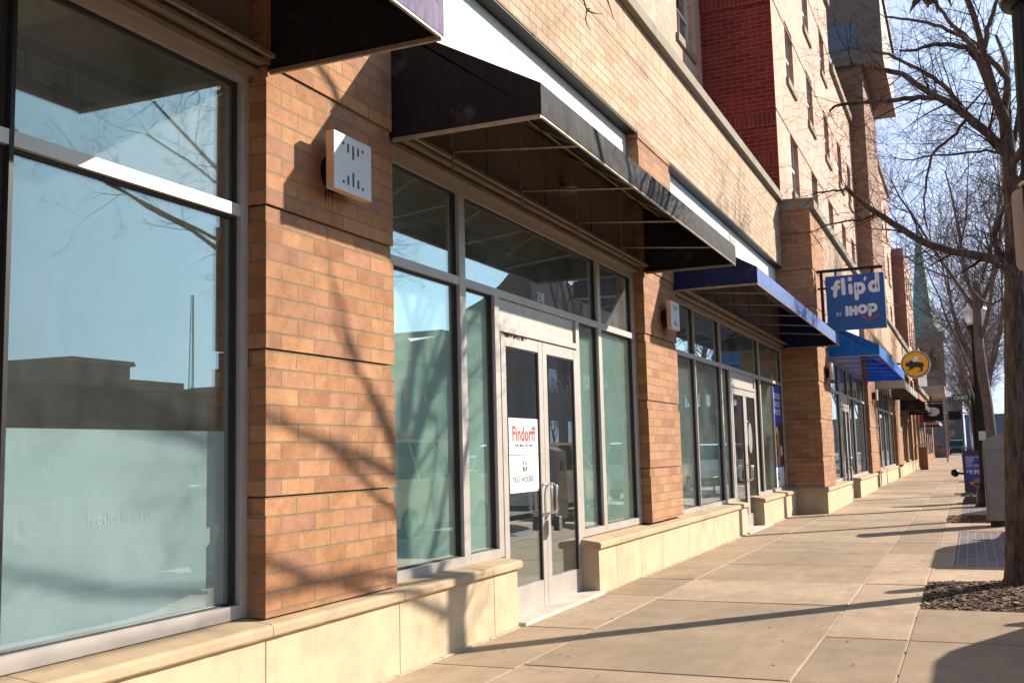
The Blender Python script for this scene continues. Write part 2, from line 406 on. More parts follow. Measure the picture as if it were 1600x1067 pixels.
glass_mat('glass'); glass_mat('glass_clear', (.86, .90, .88), dust=.015); glass_mat('glass_upper', (.95, .97, .92), dust=.09)
glass_mat('house_glass', (.35, .40, .45), .12, .8, 1.8, .01)
m = NB('lantern_glass'); b = m.bsdf((.80, .80, .76), .25, spec=.5); b.inputs['Transmission Weight'].default_value = .25

def film(name, col, var=.12):
    m = NB(name); v = m.pos()
    c = m.mixc(1.0, tuple(col), m.ramp(m.noise(1.3, m.scaled(v, (1, 1, .5)), 4), [(.3, 1-var), (.7, 1+var)]), 'MULTIPLY')
    wv = m.n('ShaderNodeTexNoise'); wv.inputs['Scale'].default_value = 3; wv.inputs['Distortion'].default_value = 1.5; m.l(v, wv.inputs['Vector'])
    sc1 = m.noise(26, m.scaled(v, (1, 1, .15)), 2)
    c = m.mixc(m.ramp(sc1, [(.70, 0.0), (.74, .35)]), c, (.75, .8, .77))
    m.bsdf(c, .8, wv.outputs['Fac'], .25, .03, spec=.2)
film('film_white', (.53, .635, .69)); film('film_green', (.58, .82, .70)); film('film_grey', (.36, .44, .38))
simple('film_text', (.66, .76, .78), .8)

def bark(name, c1, c2):
    m = NB(name); v = m.obj(); s_ = m.scaled(v, (1, 1, .16)); n1 = m.noise(26, s_, 6, .7); n2 = m.noise(5, v, 3)
    c = m.ramp(n1, [(.3, c1), (.72, c2)])
    c = m.mixc(1.0, c, m.ramp(n2, [(.3, .75), (.7, 1.2)]), 'MULTIPLY')
    m.bsdf(c, .95, n1, 1.0, .03, spec=.15)
bark('bark', (.035, .024, .02), (.23, .17, .145)); bark('bark_twig', (.04, .029, .026), (.10, .075, .066)); bark('bark_far', (.11, .085, .08), (.24, .185, .17))  # last one is paler, with distance haze painted into the bark colour

# ------------------------------------------------------------------ ground
KERB = 4.85
rg = random.Random(3)
def ground():
    m = MB(); m.add([(-400, -60, -.16), (400, -60, -.16), (400, 900, -.16), (-400, 900, -.16)], [(0, 1, 2, 3)]); struct(m.build('ground', MAT['asphalt']))
    m = MB(); m.add([(KERB+.15, -60, -.13), (16.6, -60, -.13), (16.6, 600, -.13), (KERB+.15, 600, -.13)], [(0, 1, 2, 3)]); struct(m.build('road', MAT['asphalt']))
    m = MB()
    for i in range(60):
        y = -20+i*8; m.box(10.65, 10.8, y, y+3, -.128, -.124)
    for i in range(26):
        y = -8+i*6.2; m.box(7.1, 7.2, y, y+1.2, -.128, -.124)
    struct(m.build('road_marking', MAT['road_paint']))
    m = MB(); m.box(KERB, KERB+.15, -60, 140, -.3, .0); m.box(16.6, 16.75, -60, 600, -.3, .0); struct(m.build('kerb', MAT['kerb_stone'], bevel=.015))
    # far pavement across the road
    m = MB(); tone = []
    m.box(16.75, 21, -60, 600, -.2, -.004); struct(m.build('far_pavement', MAT['concrete'], attr=[.5]*6))
    # near pavement : bed of joint filler under separate slabs
    m = MB(); m.box(-.05, KERB, -20, 140, -.2, -.011); struct(m.build('pavement_bed', MAT['joint_filler']))
    m = MB(); tone = []
    cols = [(0.015, .615), (.622, 2.318), (2.325, 2.885), (2.893, KERB)]
    beds = [(9.42, 11.28), (19.67, 21.8), (29.9, 32.0), (40.1, 42.2), (50.3, 52.4), (60.5, 62.6), (-.8, 1.1)]
    pav = [(12.75, 17.85), (22.9, 28.0), (33.2, 38.2), (2.2, 8.0)]
    for ci, (x0, x1) in enumerate(cols):
        ys = [-6.05]
        while ys[-1] < 139: ys.append(ys[-1]+1.55)
        if ci == 3:
            for a, b in beds: ys += [a, b]
            for a, b in pav[:3]: ys += [a, b]
            ys = sorted(ys); ys = [y for i, y in enumerate(ys) if i == 0 or y-ys[i-1] > .02]
        if ci == 0: ys = [y+rg.uniform(-.25, .25) for y in ys]
        for a, b in zip(ys, ys[1:]):
            mid = (a+b)/2; g_ = .004; xx1 = x1
            if ci == 3 and any(p < mid < q for p, q in beds): continue
            if ci == 3 and any(p < mid < q for p, q in pav[:3]): xx1 = 3.12
            z = rg.uniform(-.002, .002); sl = rg.uniform(-.002, .002); e = .006
            vs = [(x0+e, a+g_+e, z), (xx1-e, a+g_+e, z+sl), (xx1-e, b-g_-e, z+sl), (x0+e, b-g_-e, z),
                  (x0, a+g_, z-.012), (xx1, a+g_, z-.012), (xx1, b-g_, z-.012), (x0, b-g_, z-.012)]
            m.add(vs, [(0, 1, 2, 3), (0, 4, 5, 1), (1, 5, 6, 2), (2, 6, 7, 3), (3, 7, 4, 0)])
            t = rg.random(); tone += [t]*5
    struct(m.build('pavement', MAT['concrete'], attr=tone))
    m = MB()
    for a, b in pav[:3]: m.box(3.125, KERB, a+.005, b-.005, -.1, -.004)
    struct(m.build('paver_strip', MAT['paver_brick']))
    # strips of pale sealant between the slabs running along the street
    m = MB()
    for x in (.6185, 2.3215, 2.889):
        y = -6
        while y < 60:
            L = rg.uniform(.3, 1.5); m.box(x-.0045, x+.0045, y, y+L, -.02, -.005); y += L+rg.uniform(.0, .12)
    struct(m.build('joint_sealant', MAT['joint_grout']))
    # mulch beds, slightly mounded, with loose chips
    m = MB()
    for a, b in beds:
        nx, ny = 16, 16
        vs = []; 
        for i in range(nx+1):
            for j in range(ny+1):
                x = 2.90+(KERB-2.91)*i/nx; y = a+.01+(b-a-.02)*j/ny
                d = math.hypot((x-3.7)/.9, (y-(a+b)/2-.3)/.9)
                vs.append((x, y, -.022+.06*math.exp(-d*d)+rg.uniform(-.006, .006)))
        m.add(vs, [(i*(ny+1)+j, (i+1)*(ny+1)+j, (i+1)*(ny+1)+j+1, i*(ny+1)+j+1) for i in range(nx) for j in range(ny)], 0, True)
    struct(m.build('mulch_bed', MAT['mulch']))
    m = MB()
    for a, b in beds[:2]:
        for k in range(4200 if a < 12 else 900):
            x = rg.uniform(2.92, KERB-.05); y = rg.uniform(a+.02, b-.02); d = math.hypot((x-3.7)/.9, (y-(a+b)/2-.3)/.9)
            z = -.022+.06*math.exp(-d*d); L = rg.uniform(.008, .035); W = L*rg.uniform(.25, .6); an = rg.random()*6.28; tl = rg.uniform(-.01, .012)
            c, s = math.cos(an), math.sin(an); mi = rg.choices([0, 1, 2], [6, 3, 1.2])[0]
            P = [(x+c*u-s*v_, y+s*u+c*v_, z+.004+(tl if u > 0 else -tl*.3)+zz) for zz in (0, .005) for u, v_ in ((-L, -W), (L, -W), (L, W), (-L, W))]
            m.add(P, [(4, 5, 6, 7), (0, 1, 5, 4), (1, 2, 6, 5), (2, 3, 7, 6), (3, 0, 4, 7)], mi)
    o = m.build('mulch_chips', [simple('chip_dark', (.085, .045, .028), .95), simple('chip_mid', (.20, .115, .07), .95), simple('chip_pale', (.40, .30, .21), .95)])
    tag(o, 'dark wood chips scattered over the street tree beds', 'mulch', kind='stuff')
    # grit, leaf scraps and gum on the slabs
    m = MB()
    for k in range(170):
        x = rg.uniform(.1, 4.6); y = rg.uniform(5.2, 22); r = rg.uniform(.004, .016); n = 6
        P = [(x+r*rg.uniform(.6, 1.2)*math.cos(q*6.283/n), y+r*1.3*rg.uniform(.6, 1.2)*math.sin(q*6.283/n), .0035+rg.uniform(0, .005)) for q in range(n)]
        m.add(P, [tuple(range(n))], rg.choice([0, 0, 1]))
    tag(m.build('litter_scraps', [MAT['chip_dark'], MAT['chip_mid']]), 'small dry leaf scraps and grit strewn over the pavement', 'debris', kind='stuff')
    # sealant line along the foot of the wall
    m = MB()
    for a, b in ((-3, 7.7), (9.75, 17.1), (18.65, 22.3)):
        y = a
        while y < b:
            L = min(rg.uniform(.3, .9), b-y); m.box(-.02, .022+rg.uniform(0, .012), y, y+L-.005, -.05, .006+rg.uniform(0, .006)); y += L
    struct(m.build('wall_foot_sealant', MAT['joint_grout'], bevel=.004))
ground()

# ------------------------------------------------------------------ near building (ground floor shops)
CB, CT = .452, .515            # cap underside and lip
BX, FX = -.05, -.17            # brick face, frame face
def pier(parent, y0, y1, zb=.535, zt=5.18, bx=BX, back=-.45, g0=1.166, gp=.790, mat='brick_orange', name='brick_pillar'):
    """rusticated pier: seven full courses over one course set back, a dark groove on top of the set-back course"""
    m = MB(); z = zb; g = g0; ch = .0985
    while g < zt:
        lowtop = g-ch
        if lowtop > z+.01:
            m.box(back, bx, y0, y1, z, lowtop)
        m.box(back, bx-.013, y0+.013, y1-.013, max(lowtop, z), g-.010)   # set-back course
        m.box(back, bx-.04, y0+.04, y1-.04, g-.010, g)                    # groove
        z = g; g += gp
    m.box(back, bx, y0, y1, z, zt)
    return m.build(name, MAT[mat], parent)

def cap_profile(x0, x1, zb, zt, zback):
    e = .018
    return [(x0, zb), (x1-.008, zb), (x1, zb+.01), (x1, zt-e), (x1-e*.4, zt-e*.35), (x1-e, zt), (x0, zback)]
def caps(parent, segs, x1=.035, x0=-.30, zb=CB, zt=CT, zback=.545):
    for a, b in segs:
        m = MB(); n = max(2, int((b-a)/.09)); g = .003
        pr_ = cap_profile(x0, x1, zb, zt, zback); L = len(pr_)
        vs = []
        for i in range(n+1):
            y = a+g+(b-a-2*g)*i/n
            for j, (x, z) in enumerate(pr_):
                jx = rg.uniform(-.0022, .0016) if j in (2, 3, 4) else 0; jz = rg.uniform(-.0014, .0014) if j in (1, 2, 3, 4, 5) else 0
                vs.append((x+jx, y, z+jz))
        fs = [(i*L+j, i*L+(j+1) % L, (i+1)*L+(j+1) % L, (i+1)*L+j) for i in range(n) for j in range(L)]
        m.add(vs, fs); m.add(vs, [tuple(range(L)), tuple(range((n+1)*L-1, n*L-1, -1))])
        m.build('cap_stone', MAT['stone_cap'], parent)
def plinth(parent, cuts, x=0.0, xb=-.30, zt=CB):
    m = MB()
    for a, b in zip(cuts, cuts[1:]): m.box(xb, x, a+.003, b-.003, -.12, zt)
    m.box(xb, x-.02, cuts[0]+.004, cuts[-1]-.004, -.12, zt)
    return m.build('plinth', MAT['stone_plinth'], parent, bevel=.004)

def storefront(parent, y0, y1, verts, zs, zt, zh, door=None, fx=FX, glass='glass', gup='glass_upper', films=None, low=(), dark=()):
    """aluminium frame with panes. verts: list of (y0,y1) uprights; zs sill underside, zt transom, zh head; door=(a,b)"""
    f = MB(); d0 = fx-.11; S0, S1 = zs, zs+.07; T0, T1 = zt, zt+.065; H0, H1 = zh, zh+.07
    G = MB()
    up = sorted(verts)
    for a, b in up:
        f.box(d0, fx, a, b, S0, T0+.001 if (a, b) in low else H1, 2 if (a, b) in dark else 0)
    gaps = [(up[i][1], up[i+1][0]) for i in range(len(up)-1)]
    full = [q for q in up if q not in low]; panes = []
    for a, b in [(full[i][1], full[i+1][0]) for i in range(len(full)-1)]:
        f.box(d0, fx-.003, a, b, T0, T1); f.box(d0, fx-.002, a, b, H0, H1); panes.append((a, b, T1, H0, 'u'))
    for a, b in gaps:
        isd = door and a >= door[0]-.001 and b <= door[1]+.001
        if not isd:
            f.box(d0, fx+.001, a, b, S0, S1); panes.append((a, b, S1, T0, 'l'))
    for a, b, z0, z1, k in panes:     # gaskets
        gx0, gx1 = fx-.075, fx-.03
        f.box(gx0, gx1, a, a+.012, z0, z1, 1); f.box(gx0, gx1, b-.016, b, z0, z1, 1)
        f.box(gx0, gx1-.002, a+.012, b-.016, z0, z0+.008, 1); f.box(gx0, gx1-.002, a+.012, b-.016, z1-.014, z1, 1)
    fo = f.build('storefront_window', [MAT['aluminium'], MAT['gasket'], MAT['bronze_dark']], parent)
    for a, b, z0, z1, k in panes:
        m = MB(); gx = fx-.055; m.box(gx-.005, gx+.005, a+.004, b-.004, z0+.003, z1-.003)
        m.build('pane', MAT[gup if k == 'u' else glass], fo)
        if k == 'l' and films:
            for (fz0, fz1, mt) in films:
                q = MB(); nn = 10; ff = rg
                za, zb_ = max(z0, fz0), min(z1, fz1)
                q.box(gx-.030, gx-.026, a+.03, b-.03, za+.01, zb_-.008); q.build('window_film', MAT[mt], fo)
    return fo

def door_leaf(parent, y0, y1, hinge, x=-.165, z0=.012, z1=2.37, stile=.095, btm=.235, top=.10):
    t = .045; m = MB()
    m.box(x-t, x, y0, y0+stile, z0, z1); m.box(x-t, x, y1-stile, y1, z0, z1)
    m.box(x-t, x-.002, y0+stile, y1-stile, z0, z0+btm); m.box(x-t, x-.002, y0+stile, y1-stile, z1-top, z1)
    for a, b in ((y0+stile, y0+stile+.012), (y1-stile-.014, y1-stile)): m.box(x-t+.008, x-.012, a, b, z0+btm, z1-top, 1)
    m.box(x-t+.008, x-.013, y0+stile+.012, y1-stile-.014, z1-top-.012, z1-top, 1)
    d = m.build('door', [MAT['aluminium'], MAT['gasket']], parent)
    g = MB(); g.box(x-.030, x-.021, y0+stile+.004, y1-stile-.004, z0+btm+.003, z1-top-.003); g.build('door_glass', MAT['glass_clear'], d)
    # pull handle on the meeting stile, push bar inside
    hy = y1-.06 if hinge < 0 else y0+.055
    h = MB(); za, zb = .825, 1.085; px = x+.085
    pts = [(x-.002, hy, za), (px-.03, hy, za), (px-.008, hy, za+.012), (px, hy, za+.04), (px, hy, (za+zb)/2), (px, hy, zb-.04), (px-.008, hy, zb-.012), (px-.03, hy, zb), (x-.002, hy, zb)]
    h.tube(pts, .012, 10)
    h.build('door_handle', MAT['chrome'], d)
    b = MB(); b.tube([(x-.11, y0+.12, .97), (x-.11, y1-.12, .97)], .013, 8); b.tube([(x-.04, y0+.13, .97), (x-.11, y0+.13, .97)], .011, 6); b.tube([(x-.04, y1-.13, .97), (x-.11, y1-.13, .97)], .011, 6)
    b.build('push_bar', MAT['chrome'], d)
    return d
def door_surround(parent, ya, yb, ztr, x=FX):
    m = MB(); m.box(x-.10, x+.004, ya, yb, 2.385, 2.44); m.build('door_header', MAT['aluminium'], parent, bevel=.003)
    m = MB(); m.box(x-.06, x-.025, ya, yb, 2.44, ztr-.004); m.build('blank_panel', MAT['aluminium'], parent)
    m = MB(); m.box(x-.10, x-.04, ya, yb, -.1, .010); m.build('threshold', MAT['aluminium'], parent)
    s = MB(); s.box(-.30, .055, ya-.12, yb-.02, -.1, .028); s.build('door_step', MAT['stone_sill'], parent, bevel=.008)

near = thing('brick_shop_building', (0, 6, 0), 'brick shop building in the foreground with white doors and dark red upper wall', 'building')
pier(near, -1.0, .58); pier(near, 4.545, 5.91); pier(near, 11.79, 13.23)
plinth(near, [-3, -1, .55, 3.05, 4.48, 5.85, 7.28, 7.73]); plinth(near, [9.716, 10.28, 11.15, 12.0, 13.25, 14.7, 16.0, 17.12]); plinth(near, [18.62, 19.25, 20.8, 22.33])
caps(near, [(-3, -1), (-1, .5), (.5, 3.05), (3.05, 4.50), (4.50, 5.86), (5.86, 7.20), (7.20, 7.765)])
caps(near, [(9.685, 10.35), (10.35, 11.75), (11.75, 13.25), (13.25, 14.6), (14.6, 15.9), (15.9, 17.15)], zb=.425, zt=.49, zback=.535)
caps(near, [(18.585, 19.9), (19.9, 21.2), (21.2, 22.33)], zb=.425, zt=.49, zback=.535)
# wall behind the caps closing the foot of the windows
m = MB(); m.box(-.60, -.30, -3, 7.75, -.1, .53); m.box(-.60, -.30, 9.73, 17.1, -.1, .51); m.box(-.60, -.30, 18.63, 22.4, -.1, .51); m.build('inner_wall', MAT['stone_plinth'], near)
# bay one
storefront(near, .58, 4.545, [(.58, .65), (2.993, 3.015), (4.485, 4.545)], .540, 2.672, 3.425, films=[(0, 1.52, 'film_white')], dark=[(2.993, 3.015)])
# bay two with the double door
storefront(near, 5.91, 11.79, [(5.91, 5.98), (7.135, 7.24), (7.775, 7.87), (9.725, 9.815), (10.425, 10.53), (11.70, 11.79)], .530, 2.672, 3.40, door=(7.87, 9.725), films=[(0, 2.7, 'film_green')], low=[(7.775, 7.87), (9.725, 9.815)])
d1 = door_leaf(near, 7.875, 8.795, -1); d2 = door_leaf(near, 8.803, 9.72, 1); door_surround(near, 7.87, 9.725, 2.672)
m = MB(); m.box(-.262, -.258, 11.52, 11.69, .60, 1.30); m.build('film_edge', simple('film_lime', (.50, .72, .10), .7), near)
# bay three
storefront(near, 13.23, 22.36, [(13.23, 13.30), (14.69, 14.73), (16.38, 16.46), (17.02, 17.10), (19.17, 19.25), (19.71, 19.80), (22.29, 22.36)], .50, 2.655, 3.38, door=(17.10, 19.17), films=[(0, 2.7, 'film_grey')], low=[(17.02, 17.10), (19.17, 19.25)])
door_leaf(near, 17.105, 18.13, -1); door_leaf(near, 18.138, 19.165, 1); door_surround(near, 17.10, 19.17, 2.655)
# head trim + bronze panel behind the awnings + white sign band + lintel wall
for a, b in ((-1, 4.545), (5.91, 11.79), (13.23, 22.36)):
    m = MB(); m.box(-.3, -.10, a, b, 3.47, 3.50); m.box(-.3, -.135, a, b, 3.50, 3.53); m.box(-.3, -.06, a, b, 3.53, 3.555)
    m.build('window_head_trim', MAT['aluminium_dark'], near)
    m = MB(); m.box(-.3, -.16, a, b, 3.555, 4.42); y = a+.45
    while y < b-.1: m.box(-.16, -.145, y, y+.05, 3.555, 4.42); y += 1.3
    m.build('bronze_panel', MAT['bronze_panel'], near)
    m = MB(); y = a
    while y < b-.05:
        q = min(y+2.4, b); m.box(-.28, -.20, y+.004, q-.004, 4.42, 5.16); y = q
    m.box(-.3, -.215, a, b, 4.42, 5.17, 1); m.build('sign_band', [MAT['white_panel'], MAT['bronze_panel']], near)
m = MB(); m.box(-.5, BX, -3, 22.36, 5.18, 6.04); m.box(-.5, BX-.03, -3, 22.36, 6.04, 6.052); m.box(-.5, BX, -3, 22.36, 6.052, 6.29)
m.build('lintel_wall', MAT['brick_buff'], near)
m = MB(); m.box(-.5, BX, -3, 22.36, 6.29, 6.60); m.build('soldier_course', MAT['brick_soldier'], near)
m = MB(); m.box(-.5, BX-.01, -3, 22.36, 5.165, 5.18); m.build('lintel_angle', MAT['gasket'], near)
m = MB(); y = -3
while y < 22.3:
    q = min(y+2.2, 22.36); m.prism([(-1.6, 6.62), (-.02, 6.60), (.045, 6.605), (.045, 6.76), (.0, 6.79), (-1.6, 6.83)], y+.003, q-.003); y = q
m.build('coping', MAT['stone_coping'], near)
# set-back upper storeys
def facade(parent, X, th, y0, y1, z0, z1, wins, mat, name='wall', sill=True, frame='white_panel'):
    """wall with real openings; wins: (ya,yb,za,zb)"""
    ys = sorted({y0, y1, *[q for w_ in wins for q in w_[:2]]}); zs = sorted({z0, z1, *[q for w_ in wins for q in w_[2:]]})
    m = MB()
    for a, b in zip(ys, ys[1:]):
        run = None
        for c, d in zip(zs, zs[1:]):
            my, mz = (a+b)/2, (c+d)/2
            hole = any(w_[0] < my < w_[1] and w_[2] < mz < w_[3] for w_ in wins)
            if hole:
                if run: m.box(X-th, X, a, b, *run); run = None
            else: run = (run[0], d) if run else (c, d)
        if run: m.box(X-th, X, a, b, *run)
    m.build(name, MAT[mat], parent)
    for ya, yb, za, zb in wins:
        f = MB(); fx = X-.10; w_ = .05
        f.box(fx-.06, fx, ya, ya+w_, za, zb); f.box(fx-.06, fx, yb-w_, yb, za, zb); f.box(fx-.06, fx-.001, ya+w_, yb-w_, zb-w_, zb); f.box(fx-.06, fx-.001, ya+w_, yb-w_, za, za+w_)
        mid = (za+zb)/2; f.box(fx-.06, fx+.004, ya+w_, yb-w_, mid-.03, mid+.03); f.box(fx-.05, fx-.01, (ya+yb)/2-.02, (ya+yb)/2+.02, za+w_, mid-.03)
        wo = f.build('window', MAT[frame], parent)
        g = MB(); g.box(fx-.045, fx-.035, ya+w_-.01, yb-w_+.01, za+w_-.01, zb-w_+.01); g.build('pane', MAT['house_glass'], wo)
        g = MB(); g.box(fx-.35, fx-.30, ya, yb, za, zb); g.build('window_blind', MAT['interior_wall'], wo)
        if sill:
            g = MB(); g.box(fx, X+.06, ya-.10, yb+.10, za-.17, za-.002); g.build('sill', MAT['stone_coping'], wo)
UW = [(20.2, 21.55, 9.85, 11.3), (16.4, 17.75, 9.85, 11.3), (12.6, 13.95, 9.85, 11.3), (8.8, 10.15, 9.85, 11.3), (20.2, 21.55, 12.6, 14.0), (16.4, 17.75, 12.6, 14.0)]
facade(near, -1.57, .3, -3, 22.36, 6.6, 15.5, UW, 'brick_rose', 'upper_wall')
m = MB(); m.box(-7.2, -1.87, -3, 22.36, 15.2, 15.5); m.box(-7.2, -7.0, -3, 22.36, 0, 15.2); m.box(-7.0, -.5, -3.2, -3, 0, 15.2); m.build('roof', MAT['building_grey'], near)
m = MB(); m.box(-1.6, -.5, -3, 22.36, 6.4, 6.62); m.build('terrace_slab', MAT['stone_coping'], near)
# interiors of the three shops
def room(parent, y0, y1, name='shop_interior'):
    m = MB(); m.box(-7, -6.9, y0, y1, 0, 3.9); m.box(-6.9, -.31, y0, y0+.08, 0, 3.9); m.box(-6.9, -.31, y1-.08, y1, 0, 3.9)
    r = m.build(name, MAT['interior_wall'], parent)
    m = MB(); m.box(-6.9, -.31, y0+.08, y1-.08, -.09, .006); m.build('interior_floor', MAT['interior_floor'], r)
    m = MB(); m.box(-6.9, -.30, y0+.08, y1-.08, 3.9, 4.0)
    for k in range(3): m.box(-6.9, -.31, y0+1.0+k*(y1-y0)/3, y0+1.25+k*(y1-y0)/3, 3.62, 3.9)
    m.build('interior_ceiling', MAT['interior_ceiling'], r)
    m = MB()
    for x in (-1.3, -1.8, -2.6): m.box(x-.03, x+.03, y0+.1, y1-.1, 3.66, 3.72)
    m.tube([(-3.4, y0+.1, 3.4), (-3.4, y1-.1, 3.4)], .16, 12); m.build('ceiling_rail', MAT['rail_grey'], r)
    return r
room(near, -2.9, 5.2); room(near, 5.25, 12.5); room(near, 12.55, 22.3)

# ------------------------------------------------------------------ lettering
def place(o, mat_): o.matrix_world = mat_
def basis(u, v, loc):
    u = Vector(u).normalized(); v = Vector(v).normalized(); n = u.cross(v)
    m = Matrix((u, v, n)).transposed().to_4x4(); m.translation = Vector(loc); return m
def text_into(mb, txt, h, origin, u, v, mi=0, sx=1.0, bold=0.0, align='LEFT', depth=.0008, space=1.0):
    """adds the letters of txt as flat extruded shapes, h = cap height"""
    cu = bpy.data.curves.new('t', 'FONT'); cu.body = txt; cu.size = h*1.38; cu.align_x = align; cu.offset = bold*h; cu.extrude = depth; cu.space_character = space; cu.resolution_u = 4
    ob = bpy.data.objects.new('t', cu); C.objects.link(ob)
    me = bpy.data.meshes.new_from_object(ob.evaluated_get(bpy.context.evaluated_depsgraph_get())) if False else None
    dg = bpy.context.evaluated_depsgraph_get(); dg.update(); me = bpy.data.meshes.new_from_object(ob.evaluated_get(dg))
    m = basis(u, v, origin); vs = [m @ Vector((p.co.x*sx, p.co.y, p.co.z)) for p in me.vertices]
    mb.add([tuple(p) for p in vs], [tuple(p.vertices) for p in me.polygons], mi)
    bpy.data.objects.remove(ob); bpy.data.curves.remove(cu); bpy.data.meshes.remove(me)
def arc(cx, cy, r, a0, a1, n=12, ry=None):
    ry = r if ry is None else ry
    return [(cx+r*math.cos(R(a0+(a1-a0)*i/n)), cy+ry*math.sin(R(a0+(a1-a0)*i/n))) for i in range(n+1)]
def strokes_into(mb, polys, w, origin, u, v, scale=1.0, mi=0, flat=.12):
    """rounded strokes (round-ended bars pressed flat) along polylines given in sign units"""
    u = Vector(u).normalized(); v = Vector(v).normalized(); nrm = u.cross(v); o = Vector(origin)
    for pl in polys:
        t = MB(); r = w/2
        pts = [(x*scale, y*scale, 0) for x, y in pl]; k = len(pts)
        rr = [r]*k
        def off(a, b, d):
            L = math.hypot(b[0]-a[0], b[1]-a[1]) or 1; return (a[0]+(a[0]-b[0])/L*d, a[1]+(a[1]-b[1])/L*d, 0)
        P0 = pts[:]; pre = [off(pts[0], pts[1], r*q) for q in (.97, .8, .45)]; post = [off(pts[-1], pts[-2], r*q) for q in (.45, .8, .97)]
        if pl[0] != pl[-1]:
            pts = pre+P0+post; rr = [r*.22, r*.6, r*.89]+rr+[r*.89, r*.6, r*.22]
        t.tube(pts, rr, 10)
        mb.add([tuple(o+u*p[0]+v*p[1]+nrm*(p[2]*flat)) for p in t.v], t.f, mi, False)

# ------------------------------------------------------------------ awnings
def awning(y0, y1, mat, label, xw=-.05, proj=1.03, zb=3.485, val=.205, zt=4.36, rods=(), lamp=None, xt=-.19, bar=True):
    t = thing('awning', (0, (y0+y1)/2, zb), label, 'awning')
    m = MB(); n = max(6, int((y1-y0)*3)); zf = zb+val
    # fabric skin: slope + valance, slightly slack between the ribs
    prof = [(xt, zt), (proj*.33+xt*.67, zf+(zt-zf)*.67), (proj*.66+xt*.34, zf+(zt-zf)*.34), (proj, zf), (proj+.002, zf-val*.5), (proj, zb)]
    vs = []
    for i in range(n+1):
        y = y0+(y1-y0)*i/n; s_ = abs(math.sin(i*math.pi*(len(rods)+1)/n))*.014
        for j, (x, z) in enumerate(prof): vs.append((x+(rg.uniform(-.003, .003) if j in (4,) else 0), y, z-(s_ if j in (1, 2) else 0)))
    L = len(prof); m.add(vs, [(i*L+j, i*L+j+1, (i+1)*L+j+1, (i+1)*L+j) for i in range(n) for j in range(L-1)])
    m.build('canopy', MAT[mat], t, solid=.004)
    for y in (y0, y1):
        e = MB(); q = .003 if y == y0 else -.003
        e.prism([(xw-.1, zb), (proj-.004, zb), (proj-.004, zf-.002), (xt, zt-.006), (xw-.1, zt-.01)], y+q, y+q*2.2)
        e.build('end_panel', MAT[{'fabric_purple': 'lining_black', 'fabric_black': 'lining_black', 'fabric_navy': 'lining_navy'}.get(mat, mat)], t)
    if bar:
        b = MB(); b.box(xw, proj-.006, y0, y0+.022, zb-.022, zb+.002); b.build('bottom_bar', MAT['steel_bar'], t)
        b = MB(); b.box(xw, proj-.006, y1-.022, y1, zb-.022, zb+.002); b.build('bottom_bar', MAT['steel_bar'], t)
        b = MB(); b.box(proj-.022, proj-.004, y0+.022, y1-.022, zb-.014, zb+.006); b.build('bottom_bar', MAT['steel_bar'], t)
        b = MB(); b.box(-.03, -.005, y0+.02, y1-.02, zb+.06, zb+.085); b.build('wall_bar', MAT['steel_bar'], t)
    for y in rods:
        r = MB(); r.tube([(-.015, y, zb-.02), (-.015, y, zb+.115), (-.005, y, zb+.122), (proj-.02, y, zb+.02)], .011, 6)
        r.tube([(-.03, y+.01, zb+.1), (-.03, y+.01, zt-.12)], .010, 6)
        r.tube([(xt+.06, y+.012, zt-.07), (proj-.03, y+.012, zf-.035)], .011, 6)
        r.build('support_rod', MAT['steel_bar'], t)
    for x in (.15, .55):
        r = MB(); z = zf+(zt-zf)*(proj-x)/(proj-xt)-.035; r.tube([(x, y0+.01, z), (x, y1-.01, z)], .010, 6); r.build('purlin', MAT['steel_bar'], t)
    return t
awning(-.9, 4.59, 'fabric_purple', 'purple fabric awning with dark underside, nearest in the row', rods=(.3, 1.6, 2.9), zb=3.50)
awning(5.92, 11.91, 'fabric_black', 'black fabric awning above the glass double doors numbered 208', rods=(6.75, 8.07, 9.47, 10.9))
awning(13.25, 22.33, 'fabric_navy', 'navy awning with pale blue front edge below the hanging blue sign', rods=(14.4, 15.75, 17.15, 18.7, 20.3), zb=3.455, val=.21)

# bulkhead lamp under the black awning
t = thing('bulkhead_lamp', (-.15, 9.4, 3.95), 'small round caged lamp on the bronze panel under the black awning', 'lamp')
m = MB(); m.tube([(-.16, 9.42, 3.95), (-.12, 9.42, 3.95)], .06, 14); m.tube([(-.14, 9.42, 3.99), (-.14, 9.42, 4.12)], .012, 6); m.build('mount', MAT['steel_bar'], t)
m = MB(); m.sphere((-.06, 9.42, 3.95), .065, 14, 10, 0, (1, .8, .8)); m.build('bulb', MAT['bulb'], t)
m = MB()
for a in range(0, 180, 60):
    c, s = math.cos(R(a)), math.sin(R(a)); m.tube([(-.12, 9.42+.062*c, 3.95+.062*s), (-.02, 9.42+.06*c, 3.95+.06*s), (.015, 9.42, 3.95), (-.02, 9.42-.06*c, 3.95-.06*s), (-.12, 9.42-.062*c, 3.95-.062*s)], .004, 5)
m.build('cage', MAT['steel_bar'], t)

